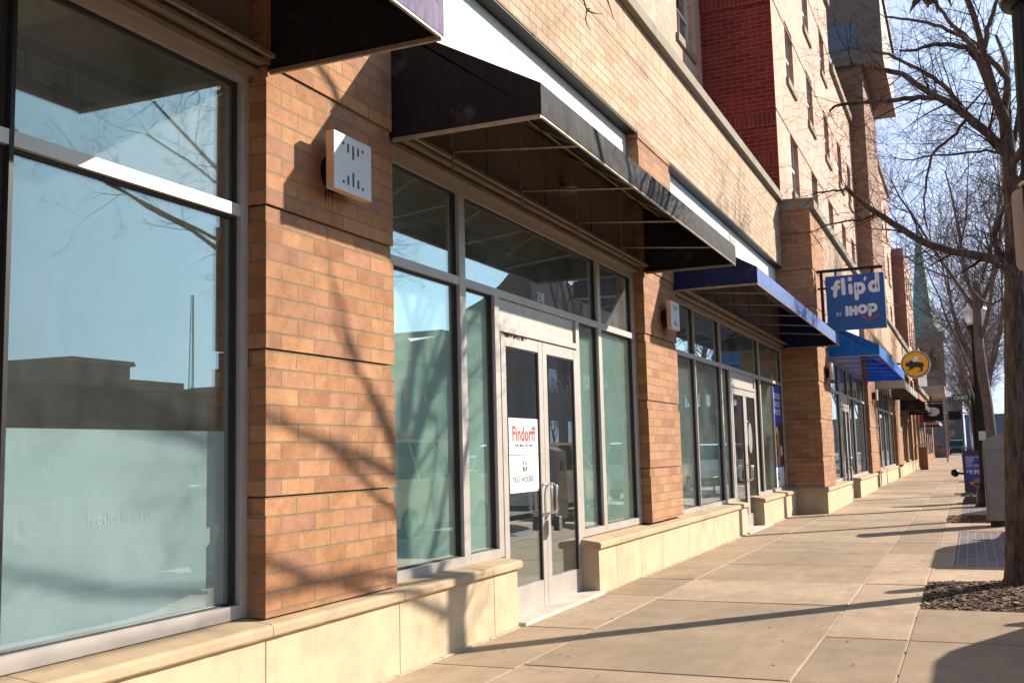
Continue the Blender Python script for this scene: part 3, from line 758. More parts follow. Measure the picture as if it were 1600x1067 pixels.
# square wall lamps with a skyline of slots
def sconce(y, z, bx, label):
    t = thing('wall_lamp', (bx, y, z), label, 'wall lamp', 'square wall lamps on the brick piers')
    m = MB(); w_, h = .205, .172; x0, x1 = bx+.10, bx+.155
    fr = MB(); fr.box(x0, x1-.003, y-w_, y+w_, z-h, z+h, 1)
    fr.box(x1-.003, x1, y-w_, y+w_, z-h, z+h, 0); fr.build('lamp_box', [MAT['lamp_face'], MAT['lamp_side']], t, bevel=.003)
    m = MB()
    for k, (dy, L) in enumerate(((-.105, .018), (-.055, .055), (0, .085), (.055, .05), (.105, .018))):
        for s in (1, -1):
            zt_ = z+s*.125; a, b = (zt_-L, zt_) if s > 0 else (zt_, zt_+L)
            m.box(x1-.002, x1+.0008, y+dy-.010, y+dy+.010, a, b)
    m.build('light_slot', MAT['dark_hole'], t)
    m = MB(); m.tube([(bx-.005, y, z-.03), (x0+.002, y, z-.03)], .115, 18); m.build('lamp_base', MAT['black_metal'], t)
    # rain streaks of soot below the base
    s = MB()
    for k in range(4):
        yy = y+rg.uniform(-.07, .05); L = rg.uniform(.03, .16); wd = rg.uniform(.004, .014)
        s.add([(bx+.0015, yy-wd, z-.14), (bx+.0015, yy+wd, z-.14), (bx+.0015, yy+wd*.3, z-.14-L), (bx+.0015, yy-wd*.3, z-.14-L)], [(0, 1, 2, 3)])
    s.build('soot_streak', MAT['soot'], t)
sconce(5.18, 3.085, BX, 'square pale wall lamp with slots on the nearest sunlit brick pier')
sconce(12.62, 3.03, BX, 'square pale wall lamp on the brick pier between the black and navy awnings')
sconce(23.6, 3.0, .58, 'square wall lamp on the projecting brick pier below the hanging blue sign')
sconce(35.6, 3.0, .58, 'square wall lamp on the narrow brick pier past the bright blue awning')

# papers on the door, number, faint web address, padlock
def sheet(y0, y1, z0, z1, x, label):
    t = thing('door_sign', (x, (y0+y1)/2, z0), label, 'sign'); m = MB(); m.box(x-.002, x, y0, y1, z0, z1); m.build('sign_sheet', MAT['paper_white'], t); return t
DX = -.182
t = sheet(8.035, 8.675, 1.353, 1.665, DX, 'white paper sign with red lettering on the left glass door')
m = MB(); text_into(m, 'Findorff', .128, (DX+.001, 8.355, 1.472), (0, 1, 0), (0, 0, 1), 0, .84, .042, 'CENTER', space=1.08)
m.build('red_lettering', MAT['ink_red'], t)
m = MB(); text_into(m, 'BUILDING | BEYOND', .028, (DX+.001, 8.355, 1.418), (0, 1, 0), (0, 0, 1), 0, 1.12, .01, 'CENTER'); m.build('small_lettering', MAT['ink_grey'], t)
t = sheet(8.035, 8.675, 1.03, 1.347, DX, 'white paper sign with tree emblem below the red lettered sign')
m = MB(); text_into(m, 'TREE', .05, (DX+.001, 8.075, 1.118), (0, 1, 0), (0, 0, 1), 0, 1.08, .025, space=1.15); m.build('green_lettering', MAT['ink_green'], t)
m = MB(); text_into(m, 'HOUSE', .05, (DX+.001, 8.288, 1.118), (0, 1, 0), (0, 0, 1), 0, 1.06, .025, space=1.15); m.build('black_lettering', MAT['ink_black'], t)
m = MB(); cy, cz, r = 8.36, 1.25, .052
m.prism([(cy+r*math.cos(R(a)), cz+r*.98*math.sin(R(a))) for a in range(0, 360, 15)], DX, DX+.001, 'x'); eo = m.build('emblem', MAT['ink_black'], t)
m = MB()
for (a, b) in (((0, -1), (0, .2)), ((0, -.35), (.45, .15)), ((0, -.1), (-.5, .35)), ((0, .15), (.3, .75)), ((0, .2), (-.2, .9)), ((.45, .15), (.9, .1)), ((-.5, .35), (-.85, -.1))):
    A = Vector((cy+a[0]*r, cz+a[1]*r)); B = Vector((cy+b[0]*r, cz+b[1]*r)); d = (B-A).normalized()*.0; n_ = Vector((-(B-A).y, (B-A).x)).normalized()*.006
    m.prism([(A.x+n_.x, A.y+n_.y), (A.x-n_.x, A.y-n_.y), (B.x-n_.x*.7, B.y-n_.y*.7), (B.x+n_.x*.7, B.y+n_.y*.7)], DX+.0005, DX+.0016+rg.uniform(0, .0003), 'x')
m.build('emblem_tree', MAT['paper_white'], eo)
m = MB(); text_into(m, '208', .098, (-.2185, 8.835, 2.762), (0, 1, 0), (0, 0, 1), 0, .92, .012); tag(m.build('house_number', MAT['paper_white']), 'white house number 208 on the glass above the double doors', 'number')
m = MB(); text_into(m, 'footlocker.com', .052, (-.2505, 3.52, 1.085), (0, 1, 0), (0, 0, 1), 0, 1.0, .02); tag(m.build('web_address_lettering', MAT['film_text']), 'faint pale web address lettering on the frosted film of the nearest shop window', 'lettering')
t = thing('key_box', (-.09, 8.862, .68), 'black key lock box hanging from the handle of the double doors', 'lock')
m = MB(); m.box(-.115, -.055, 8.822, 8.90, .665, .795); m.build('lock_body', MAT['box_metal'], t, bevel=.008)
m = MB(); m.tube([(-.085, 8.84, .79), (-.085, 8.84, .835), (-.085, 8.85, .85), (-.085, 8.87, .85), (-.085, 8.882, .835), (-.085, 8.882, .79)], .006, 8); m.build('shackle', MAT['chrome'], t)
# soot under the closer bar of the door
m = MB()
for k in range(60):
    yy = 7.90+abs(rg.gauss(0, .33)); 
    if yy > 9.6: continue
    L = rg.uniform(.005, .03); m.box(-.1648, -.1640, yy-.006, yy+.006, 2.368-L, 2.37)
d1s = m.build('soot_mark', MAT['soot'], near)

# tall poster in the far window of bay three
t = thing('window_poster', (-.2, 21.85, .6), 'tall blue and white food poster in the shop window beside the projecting pier', 'poster')
px = -.212; y0, y1 = 21.33, 22.28
m = MB(); m.box(px-.003, px, y0, y1, 1.87, 2.60); m.build('blue_panel', MAT['poster_blue'], t)
m = MB(); m.box(px-.003, px, y0, y1, .98, 1.865); m.build('photo_panel', MAT['food_dark'], t)
m = MB(); m.box(px-.003, px, y0, y1, .56, .975); m.build('white_panel', MAT['sign_white'], t)
m = MB(); m.box(px-.003, px+.001, y0, y1, .975, 1.03); m.build('blue_strip', MAT['poster_blue'], t)
m = MB()
for i, s in enumerate(('GOOD FOOD', 'GREAT EATS', "WITH FLIP'D")): text_into(m, s, .115, (px+.001, (y0+y1)/2, 2.37-i*.165), (0, 1, 0), (0, 0, 1), 0, .78, .04, 'CENTER')
m.build('lettering', MAT['sign_white'], t)
m = MB()
for k in range(5): m.sphere((px+.002, 21.75+rg.uniform(-.16, .2), 1.10+k*.13), .14, 12, 6, 0, (.03, 1.1, .75))
m.build('food_picture', MAT['food_bun'], t)
m = MB(); m.sphere((px+.004, 22.05, 1.30), .12, 12, 6, 0, (.03, 1, .9)); m.sphere((px+.004, 21.6, 1.72), .09, 12, 6, 0, (.03, 1, .9)); m.build('plate_picture', MAT['sign_white'], t)
m = MB(); m.sphere((px+.008, 22.05, 1.30), .055, 12, 6, 0, (.03, 1, .9)); m.build('yolk_picture', MAT['food_yolk'], t)
m = MB(); text_into(m, 'SCAN', .06, (px+.001, 21.45, .82), (0, 1, 0), (0, 0, 1), 0, 1, .03); text_into(m, 'ORDER', .06, (px+.001, 21.45, .73), (0, 1, 0), (0, 0, 1), 0, 1, .03); m.build('small_lettering', MAT['poster_blue'], t)
m = MB(); m.prism([(18.62+.17*math.cos(R(a)), 1.55+.27*math.sin(R(a))) for a in range(0, 360, 15)], -.185, -.183, 'x'); tag(m.build('oval_sticker', MAT['kiosk_grey']), 'dark oval sticker on the farther glass door under the navy awning', 'sticker')

# ------------------------------------------------------------------ hanging signs
t = thing('hanging_sign', (.63, 22.75, 3.8), 'square blue hanging sign with white lettering on the projecting brick pier', 'sign')
sy, sx0, sx1, sz0, sz1 = 22.75, .775, 1.955, 3.80, 4.965
m = MB(); m.box(sx0, sx1, sy, sy+.13, sz0, sz1); m.build('sign_box', MAT['sign_blue'], t, bevel=.012)
u, v = (1, 0, 0), (0, 0, 1); W = sx1-sx0; Hh = sz1-sz0
O = (sx0, sy-.003, sz0)
# letters as round-ended strokes on a slightly rising line (sign units: 1 = sign width)
def up_(pl, dx, dy, s=1.0, k=.06): return [(dx+x*s, dy+y*s+k*(dx+x*s)) for x, y in pl]
f_ = [[(.115, .24), (.105, .235), (.09, .20), (.075, .12), (.06, .0)], [(.115, .24), (.13, .238)], [(.03, .14), (.125, .14)]]
l_ = [[(0, .27), (0.005, .02)]]; i_ = [[(0, .145), (.004, .02)]]
p_ = [[(0, .155), (0, -.10)], arc(.062, .075, .062, 180, -180, 14, .075)]
q_ = [[(0, 0), (-.01, -.03)]]; d_ = [[(.125, .29), (.125, 0)], arc(.062, .075, .062, 0, 360, 14, .075)]
S = []
bx_, by_ = .09, .62
for g_, dx in ((f_, .005), (l_, .212), (i_, .335), (p_, .435), (d_, .67)): S += [up_(pl, bx_+dx, by_, 1.0) for pl in g_]
m = MB(); strokes_into(m, S, .072*W, O, u, v, W)
m.sphere((sx0+(bx_+.335)*W, sy-.003, sz0+(by_+.262+.06*.42)*W), .042*W, 10, 6, 0, (1, .12, 1))
strokes_into(m, [up_([(.60, .255), (.585, .205)], bx_, by_)], .036*W, O, u, v, W)
m.build('script_lettering', MAT['sign_white'], t)
m = MB(); text_into(m, 'BY', .07, (sx0+.155*W, sy-.004, sz0+.262*Hh), u, v, 0, 1, .012); m.build('small_lettering', MAT['sign_white'], t)
S = [[(0, 0), (0, .135)], [(.065, 0), (.065, .125)], [(.15, 0), (.15, .125)], [(.065, .065), (.15, .065)], arc(.265, .072, .058, 0, 360, 14), [(.385, -.045), (.385, .13)], arc(.435, .075, .055, 180, -180, 14)]
S = [up_(pl, .345, .25, 1, .05) for pl in S]
m = MB(); strokes_into(m, S, .056*W, O, u, v, W); m.build('bold_lettering', MAT['sign_white'], t)
m = MB(); strokes_into(m, [[(x, y) for x, y in arc(.735, .30, .165, 208, 332, 14, .125)]], .03*W, (sx0, sy-.006, sz0), u, v, W); m.build('smile_stroke', MAT['sign_red'], t)
m = MB(); m.box(.60, sx1-.02, sy+.035, sy+.095, 5.06, 5.12); m.box(.66, .72, sy+.035, sy+.095, 3.72, 5.06)
for x in (.98, 1.72): m.box(x-.02, x+.02, sy+.045, sy+.085, sz1-.01, 5.06)
for z in (4.72, 3.95): m.box(.60, sx0+.01, sy+.045, sy+.085, z-.02, z+.02)
m.build('bracket', MAT['black_metal'], t)

t = thing('round_sign', (.63, 41, 4.0), 'round orange sign with black winged buffalo emblem', 'sign')
cx, cy, cz, r = 1.725, 41, 4.32, .515
def disc(mb, r, y0, y1, n=40): mb.prism([(cx+r*math.cos(2*math.pi*k/n), cz+r*math.sin(2*math.pi*k/n)) for k in range(n)], y0, y1, 'y'); return mb
disc(MB(), r, cy, cy+.15).build('sign_drum', MAT['tag_white'], t); disc(MB(), r*.93, cy-.01, cy+.01).build('black_ring', MAT['ink_black'], t); disc(MB(), r*.87, cy-.02, cy).build('orange_face', MAT['sign_orange'], t)
bis = [(-.78, .02), (-.72, .20), (-.55, .30), (-.42, .27), (-.25, .36), (-.05, .30), (.15, .16), (.45, .14), (.62, .05), (.66, -.15), (.52, -.28), (.56, -.48), (.44, -.62), (.18, -.66), (.16, -.60), (.36, -.52), (.40, -.40), (.26, -.28), (.02, -.24), (-.16, -.30), (-.20, -.38), (-.42, -.42), (-.58, -.52), (-.66, -.46), (-.50, -.36), (-.46, -.24), (-.56, -.16), (-.70, -.18)]
def poly_into(mb, P, y0, y1): mb.prism([(cx+x*r*.87, cz+y*r*.87) for x, y in P], y0, y1, 'y')
m = MB(); poly_into(m, bis, cy-.026, cy-.02)
e = m.build('buffalo', MAT['ink_black'], t)
m = MB(); poly_into(m, [(-.20, .22), (-.16, .48), (-.02, .66), (.34, .72), (.20, .60), (.38, .58), (.22, .48), (.36, .44), (.18, .36), (.12, .24), (-.04, .18)], cy-.032, cy-.026); m.build('wing', MAT['sign_white'], e)
m = MB(); poly_into(m, [(-.66, .12), (-.62, .22), (-.50, .22), (-.56, .16)], cy-.032, cy-.026); m.build('horn', MAT['sign_white'], e)
m = MB(); m.tube([(.55, cy+.07, cz+.05), (1.25, cy+.07, cz+.05)], .035, 8); m.box(.55, .62, cy, cy+.14, cz-.15, cz+.25); m.build('bracket', MAT['black_metal'], t)

# ------------------------------------------------------------------ middle building (projects 0.6 m)
X2 = .63
mid = thing('brick_apartment_building', (0, 36, 0), 'tall pink brick apartment building in mid street with the hanging blue sign', 'building')
def pier_x(parent, y0, y1, X, zt=6.40, back=-.2): return pier(parent, y0, y1, .535, zt, X-.05, back)
pier_x(mid, 22.36, 24.4, X2); pier_x(mid, 34.0, 37.2, X2); pier_x(mid, 47.0, 49.6, X2)
m = MB(); m.box(-.2, X2-.05, 24.4, 34.0, 5.18, 6.4); m.box(-.2, X2-.05, 37.2, 47.0, 5.18, 6.4); m.build('lintel_wall', MAT['brick_buff'], mid)
m = MB(); m.prism([(-.3, 6.40), (X2+.05, 6.40), (X2+.05, 6.58), (X2, 6.62), (-.3, 6.68)], 22.34, 49.6); m.build('coping', MAT['stone_coping'], mid)
plinth(mid, [22.345, 23.1, 24.4, 25.7, 27.2], X2, -.2, .45); plinth(mid, [29.35, 30.6, 32.4, 34.9], X2, -.2, .45); plinth(mid, [37.0, 39, 41, 43, 45, 47], X2-.08, -.2, .45); plinth(mid, [46.9, 48.3, 49.58], X2, -.2, .45)
m = MB(); m.prism([(22.30, .45), (22.40, .45), (22.40, .56), (22.345, .545), (22.30, .51)], -.2, X2+.03, 'x'); m.build('cap_stone', MAT['stone_cap'], mid)
def caps2(parent, segs, X): caps(parent, segs, X+.035, X-.4, .45, .515, .55)
caps2(mid, [(22.41, 24.0), (24.0, 25.7), (25.7, 27.25)], X2); caps2(mid, [(29.3, 31.0), (31.0, 33.0), (33.0, 34.95)], X2); caps2(mid, [(36.95, 40), (40, 43), (43, 47)], X2-.08)
storefront(mid, 24.4, 34, [(24.4, 24.48), (27.1, 27.2), (27.36, 27.45), (29.1, 29.2), (30.6, 30.7), (33.9, 34.0)], .53, 2.655, 3.38, door=(27.45, 29.1), fx=X2-.17)
door_leaf(mid, 27.455, 28.27, -1, x=X2-.165); door_leaf(mid, 28.277, 29.095, 1, x=X2-.165); door_surround(mid, 27.45, 29.1, 2.655, x=X2-.17)
storefront(mid, 37.2, 47, [(37.2, 37.28), (39.6, 39.7), (42, 42.1), (44.5, 44.6), (46.9, 47)], .53, 2.655, 3.38, fx=X2-.17)
m = MB()
for y0, y1 in ((24.4, 34), (37.2, 47)): m.box(-.2, X2-.2, y0, y1, 3.45, 5.18)
m.build('sign_band', MAT['white_panel'], mid)
m = MB(); m.box(-4.5, -4.4, 24, 48, 0, 4); m.box(-4.4, .4, 22.9, 23.0, 0, 4); m.box(-4.4, .3, 36.0, 36.1, 0, 4); m.box(-4.4, .4, 49.3, 49.4, 0, 4); m.box(-4.5, .35, 23, 49.4, 3.9, 4.0); m.build('shop_interior', MAT['interior_wall'], mid)
m = MB(); m.box(X2-.228, X2-.225, 27.2, 27.34, .62, 1.75); m.box(X2-.228, X2-.225, 29.22, 29.42, .62, 1.9); m.build('purple_strip', MAT['purple_strip'], mid)
# upper storeys: front face, return face towards the viewer, stair tower with metal box on top
wins = []
for y in (24.25, 27.8, 31.4):
    for z in (7.25, 9.98, 12.6): wins.append((y, y+1.2, z, z+1.45))
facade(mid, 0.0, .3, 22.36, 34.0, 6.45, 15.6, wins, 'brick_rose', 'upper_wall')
m = MB(); m.box(-1.65, -.0, 22.352, 22.358, 6.45, 15.6)
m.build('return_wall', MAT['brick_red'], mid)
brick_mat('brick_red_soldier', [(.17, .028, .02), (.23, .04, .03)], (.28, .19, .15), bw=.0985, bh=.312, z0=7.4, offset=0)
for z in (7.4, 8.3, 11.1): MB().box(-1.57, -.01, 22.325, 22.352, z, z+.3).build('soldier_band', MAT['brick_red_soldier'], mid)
m = MB()
for z in (8.64, 11.25, 13.9): m.box(-1.6, .012, 22.335, 34.0, z, z+.05) if False else m.box(0, .012, 22.36, 34.0, z, z+.05)
m.build('string_course', MAT['brick_brown'], mid)
wins = [(y, y+1.2, z, z+1.45) for y in (34.9, 37.9) for z in (7.25, 9.98)]
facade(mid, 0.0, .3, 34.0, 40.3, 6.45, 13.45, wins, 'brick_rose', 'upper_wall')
m = MB(); m.box(-.35, .12, 33.99, 40.3, 13.45, 13.7); m.box(-.35, .12, 22.3, 33.99, 15.6, 15.85); m.build('cornice', MAT['stone_coping'], mid)
m = MB(); m.box(-6, .54, 40.3, 46.2, 6.45, 16.6); m.build('stair_tower', MAT['brick_brown'], mid)
m = MB(); m.box(-1.6, 1.35, 40.0, 47.5, 15.7, 18.6); m.box(-1.7, 1.45, 39.9, 47.6, 18.6, 18.75); m.build('metal_box', MAT['roof_metal'], mid)
m = MB(); m.box(-.9, .5, 39.97, 40.0, 16.3, 17.3); m.build('tower_window', MAT['house_glass'], mid)
wins = [(y, y+1.2, z, z+1.45) for y in (47.3,) for z in (7.25, 9.98)]
wins = [(y, y+1.3, z, z+1.5) for y in (47.6, 50.8, 54.2, 57.8) for z in (7.25, 9.98, 12.5)]
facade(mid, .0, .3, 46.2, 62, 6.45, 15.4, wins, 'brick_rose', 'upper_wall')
m = MB(); m.box(-.4, .12, 46.2, 62, 15.4, 15.65); m.build('cornice', MAT['stone_coping'], mid)
m = MB(); m.box(-12, -.31, 22.4, 62, 15.0, 15.3); m.box(-12, -11.7, 22.4, 62, 6, 15); m.build('roof', MAT['building_grey'], mid)
awning(24.4, 34.2, 'fabric_blue', 'bright blue awning behind the hanging blue sign', xw=X2-.05, proj=1.66, zb=3.38, val=.22, zt=4.25, xt=.42, rods=(26, 27.6, 29.2, 30.8, 32.4))
awning(37.2, 46.6, 'fabric_stripe', 'grey striped awning past the bright blue one', xw=X2-.05, proj=1.50, zb=3.28, val=.24, zt=3.95, xt=.42, rods=(39, 41, 43, 45))

# ------------------------------------------------------------------ third building
X3 = .60
far1 = thing('brick_corner_building', (0, 56, 0), 'brick building with black awning beyond the round orange sign', 'building')
pier(far1, 49.62, 51.3, .535, 6.4, X3-.04, -.3, mat='brick_orange'); plinth(far1, [49.6, 51.4], X3+.02, -.3, .5); plinth(far1, [51.4, 53.2, 55, 57, 59, 61, 64], X3-.02, -.3, .45)
pier(far1, 55.2, 56, .535, 6.4, X3-.04, -.3); pier(far1, 60.4, 61.6, .535, 6.4, X3-.04, -.3); pier(far1, 64.5, 66, .0, 6.4, X3-.04, -.3)
caps2(far1, [(49.58, 51.45), (51.45, 55.5), (55.5, 61), (61, 64.2)], X3-.02)
m = MB(); m.box(-.3, X3-.04, 51.3, 66, 5.0, 6.4); m.build('lintel_wall', MAT['brick_buff'], far1)
m = MB(); m.box(-.4, X3+.05, 49.58, 66.05, 6.4, 6.65); m.build('coping', MAT['stone_coping'], far1)
storefront(far1, 51.3, 55.2, [(51.3, 51.4), (53.2, 53.3), (55.1, 55.2)], .53, 2.655, 3.4, fx=X3-.17); storefront(far1, 56, 60.4, [(56, 56.1), (58.2, 58.3), (60.3, 60.4)], .53, 2.655, 3.4, fx=X3-.17)
m = MB(); m.box(-.3, X3-.25, 51.3, 66, 3.4, 5.0); m.box(-3, -2.9, 50, 66, 0, 5); m.build('back_panel', MAT['bronze_panel'], far1)
facade(far1, .62, .4, 62, 70, 6.4, 12.4, [(y, y+1.2, z, z+1.4) for y in (63, 65.6, 68) for z in (7.2, 9.9)], 'brick_rose', 'upper_wall')
m = MB(); m.box(-8, .62, 61.6, 62, 6.4, 12.4); m.build('return_wall', MAT['building_red'], far1)
awning(51.2, 60.2, 'fabric_black', 'black awning with pale edge past the round orange sign', xw=X3-.05, proj=1.62, zb=2.98, val=.26, zt=4.35, xt=.42, rods=(53.5, 56, 58), bar=False)

# ------------------------------------------------------------------ the street beyond
def block(name, label, x0, x1, y0, y1, z1, mat, wins=(), roof=.3, cat='building', winmat='house_glass'):
    t = thing(name, ((x0+x1)/2, (y0+y1)/2, 0), label, cat)
    m = MB(); m.box(x0, x1, y0, y1, -.2, z1); m.build('wall', MAT[mat], t)
    if roof > .01: m = MB(); m.box(x0-.15, x1+.15, y0-.15, y1+.15, z1, z1+roof); m.build('roof', MAT['stone_coping'], t)
    for face, a, b, c, d in wins:
        m = MB()
        if face == 'x1': m.box(x1-.05, x1+.03, a, b, c, d)
        elif face == 'x0': m.box(x0-.03, x0+.05, a, b, c, d)
        else: m.box(a, b, y0-.03, y0+.05, c, d)
        m.build('window', MAT[winmat], t)
    return t
sh = block('low_shop_building', 'low far brick shop row with red awning', -9, .55, 70, 96, 4.8, 'brick_orange', [('x1', y, y+2.2, .7, 2.9) for y in (71, 75, 79, 83, 87, 91)])
awning(71, 78, 'fabric_red', 'small red awning on the far low shop row', xw=.5, proj=1.4, zb=2.9, val=.3, zt=3.9, xt=.5, bar=False)
awning(82, 92, 'fabric_stripe', 'far grey awning on the low shop row near the church', xw=.5, proj=1.4, zb=2.8, val=.25, zt=3.5, xt=.5, bar=False)
t = thing('blade_sign', (.6, 66.5, 3), 'small dark hanging sign with pale oval past the black awning', 'sign')
m = MB(); m.box(.95, 2.05, 66.5, 66.62, 2.75, 3.75); m.box(.5, 2.05, 66.53, 66.59, 3.85, 3.91); m.build('sign_panel', MAT['black_metal'], t)
m = MB(); m.prism([(1.5+.36*math.cos(R(a)), 3.3+.26*math.sin(R(a))) for a in range(0, 360, 18)], 66.49, 66.5); m.build('oval_panel', MAT['tag_white'], t)
t = thing('footbridge', (.7, 88, 4.7), 'tan canopy beam projecting from the far brick building', 'canopy')
m = MB(); m.box(-.9, 1.85, 88, 96, 5.25, 5.95); m.build('beam', MAT['tan_panel'], t)
m = MB(); m.box(1.66, 1.78, 88.1, 88.22, 0, 5.25); m.build('post', MAT['tan_panel'], t)
block('far_brick_building', 'far red brick building behind the tan canopy beam', -14, -.4, 97, 120, 9.6, 'building_red', [('y0', a, a+1.1, z, z+1.5) for a in (-5, -3.2, -1.7) for z in (5.4, 7.6)]+[('x1', y, y+1.2, z, z+1.6) for y in (99, 103, 107, 111, 115) for z in (1, 4, 6.8)])
t = thing('church', (-2, 172, 0), 'far stone church tower with a tall green copper spire', 'church')
m = MB(); m.box(-4.0, .6, 168, 173, -.2, 17.4); m.box(-14, -4, 168, 190, -.2, 12); m.build('tower', MAT['stone_dark'], t)
m = MB()
for x in (-4.1, .1): m.box(x, x+.6, 167.7, 168, -.2, 17.4)
for z in (5.8, 11.5, 17.0): m.box(-4.2, .8, 167.6, 168, z, z+.4)
m.build('buttress', MAT['stone_dark'], t)
m = MB()
for x in (-2.9, -1.3): m.prism([(x, 12.4), (x+.9, 12.4), (x+.9, 15.2), (x+.45, 16), (x, 15.2)], 167.8, 168.0)
m.build('belfry_opening', MAT['gasket'], t)
m = MB(); m.box(-4.4, 1.0, 167.4, 173.4, 17.4, 18.2); m.lathe((-1.85, 170.4, 18.2), [(2.45, 0), (2.4, .8), (1.95, 1.3), (1.85, 2.4), (1.62, 2.7), (.34, 15.7), (.3, 16.0), (.05, 16.4)], 8, smooth=False); m.build('spire', MAT['copper_green'], t)
t2 = block('far_grey_building', 'far grey building closing the street', 2.5, 60, 330, 360, 9.5, 'building_grey', [('y0', x, x+2.5, z, z+1.6) for x in (8, 13, 18) for z in (2, 5.5)])
block('far_pale_building', 'far pale brick building left of the grey one', -20, 2.3, 260, 300, 12, 'building_brown', [('y0', -1, 0.4, z, z+1.6) for z in (3, 6, 9)])

# ------------------------------------------------------------------ trees (bare, winter)
LIMBS = {
'L1': [(3.85, 11.03, 4.13), (3.68, 11.03, 4.37), (3.51, 11.03, 4.58), (3.38, 11.03, 4.72), (3.25, 11.03, 4.82), (3.1, 11.03, 4.95), (2.93, 11.03, 5.12), (2.68, 11.03, 5.23), (2.44, 11.03, 5.31)],
'L2': [(3.51, 11.03, 4.58), (3.43, 11.15, 4.78), (3.34, 11.27, 4.98), (3.22, 11.39, 5.15), (3.01, 11.51, 5.36), (2.8, 11.63, 5.56), (2.58, 11.75, 5.68), (2.34, 11.87, 5.82)],
'L3': [(3.25, 11.03, 4.82), (3.08, 10.95, 4.82), (2.86, 10.87, 4.81), (2.63, 10.79, 4.8), (2.44, 10.71, 4.79), (2.3, 10.63, 4.77), (2.25, 10.55, 4.7)],
'L4': [(3.66, 11.03, 5.12), (3.53, 10.93, 5.26), (3.4, 10.83, 5.28), (3.25, 10.73, 5.27), (3.09, 10.63, 5.2), (2.94, 10.53, 5.19)],
'L5': [(3.66, 11.03, 5.12), (3.6, 11.15, 5.33), (3.52, 11.27, 5.49), (3.38, 11.39, 5.64), (3.21, 11.51, 5.8), (3.0, 11.63, 5.92), (2.77, 11.75, 6.04)],
'L6': [(3.84, 11.03, 4.49), (3.9, 11.13, 4.92), (3.77, 11.23, 5.18), (3.65, 11.33, 5.39), (3.55, 11.43, 5.56), (3.44, 11.53, 5.73), (3.36, 11.63, 5.92), (3.27, 11.73, 6.13), (3.1, 11.8, 6.7), (2.9, 11.9, 7.4)],
'L7': [(3.66, 11.03, 5.12), (3.71, 11.03, 5.27), (3.75, 11.03, 5.44), (3.81, 11.03, 5.61), (3.88, 11.03, 5.8), (4.0, 11.0, 6.4), (4.05, 10.9, 7.2)],
'L8': [(3.51, 11.03, 4.58), (3.4, 10.95, 4.41), (3.27, 10.87, 4.3), (3.15, 10.79, 4.16), (3.1, 10.71, 3.93), (3.07, 10.63, 3.72), (3.06, 10.55, 3.55), (3.08, 10.47, 3.38)],
'L9': [(3.85, 11.03, 4.13), (3.66, 11.03, 4.22), (3.44, 11.03, 4.21), (3.18, 11.03, 4.24), (3.02, 11.03, 4.22), (2.9, 11.03, 4.22)],
'L10': [(3.82, 11.0, 2.88), (3.77, 10.95, 3.0), (3.7, 10.87, 3.07), (3.46, 10.79, 3.16), (3.21, 10.71, 3.22), (3.03, 10.63, 3.3), (2.85, 10.55, 3.43), (2.63, 10.47, 3.59), (2.51, 10.39, 3.7), (2.38, 10.31, 3.85)],
'L10b': [(2.63, 10.45, 3.58), (2.52, 10.35, 3.51), (2.37, 10.25, 3.5), (2.2, 10.15, 3.46)],
'L10c': [(2.41, 10.3, 3.82), (2.31, 10.25, 3.81), (2.21, 10.2, 3.8), (2.1, 10.15, 3.77)],
'L11': [(3.77, 11.03, 3.01), (3.7, 11.03, 3.16), (3.67, 11.03, 3.29), (3.67, 11.03, 3.38), (3.74, 11.03, 3.54), (3.83, 11.03, 3.72)],
'R1': [(3.86, 11.05, 3.5), (4.15, 11.1, 4.2), (4.5, 11.2, 4.8), (4.9, 11.25, 5.5), (5.3, 11.3, 6.2)],
'R2': [(3.85, 11.03, 4.1), (3.98, 11.3, 4.6), (4.1, 11.7, 5.2), (4.15, 12.2, 5.9), (4.2, 12.6, 6.6)],
'R4': [(3.84, 11.0, 3.6), (4.03, 10.45, 4.15), (4.15, 9.9, 4.6), (4.25, 9.3, 4.85), (4.3, 8.7, 5.0)],
'R3': [(3.82, 11.03, 3.1), (4.0, 10.6, 3.45), (4.1, 10.0, 3.75), (4.15, 9.3, 4.0), (4.2, 8.6, 4.15), (4.15, 7.9, 4.3)],
'R5': [(3.83, 11.0, 3.4), (4.3, 10.4, 3.95), (4.9, 9.8, 4.35), (5.4, 9.2, 4.7)],
'R6': [(3.85, 11.0, 4.0), (4.4, 10.6, 4.7), (5.0, 10.3, 5.4), (5.5, 10.1, 6.0)],
'R7': [(3.84, 11.03, 3.7), (4.3, 10.9, 4.6), (4.6, 10.8, 5.4), (4.7, 10.6, 6.0)],
'G1': [(3.84, 11.0, 4.4), (3.6, 10.2, 5.3), (3.25, 9.0, 6.1), (2.8, 7.6, 6.2), (2.4, 6.6, 5.6), (2.3, 6.1, 4.9)],
'B1': [(3.85, 11.05, 4.3), (3.9, 11.5, 4.9), (3.95, 12.1, 5.4), (3.9, 12.8, 6.0)],
}
TRUNK = [(3.69, 11.03, -.08), (3.70, 11.03, .08), (3.705, 11.03, .4), (3.715, 11.03, .8), (3.735, 11.03, 1.36), (3.77, 11.03, 2.0), (3.805, 11.03, 2.71), (3.83, 11.03, 3.09), (3.845, 11.03, 3.59), (3.85, 11.03, 4.13), (3.84, 11.03, 4.49), (3.74, 11.03, 4.83), (3.66, 11.03, 5.12)]
TRAD = [.225, .170, .140, .126, .114, .106, .098, .088, .076, .066, .054, .046, .040]

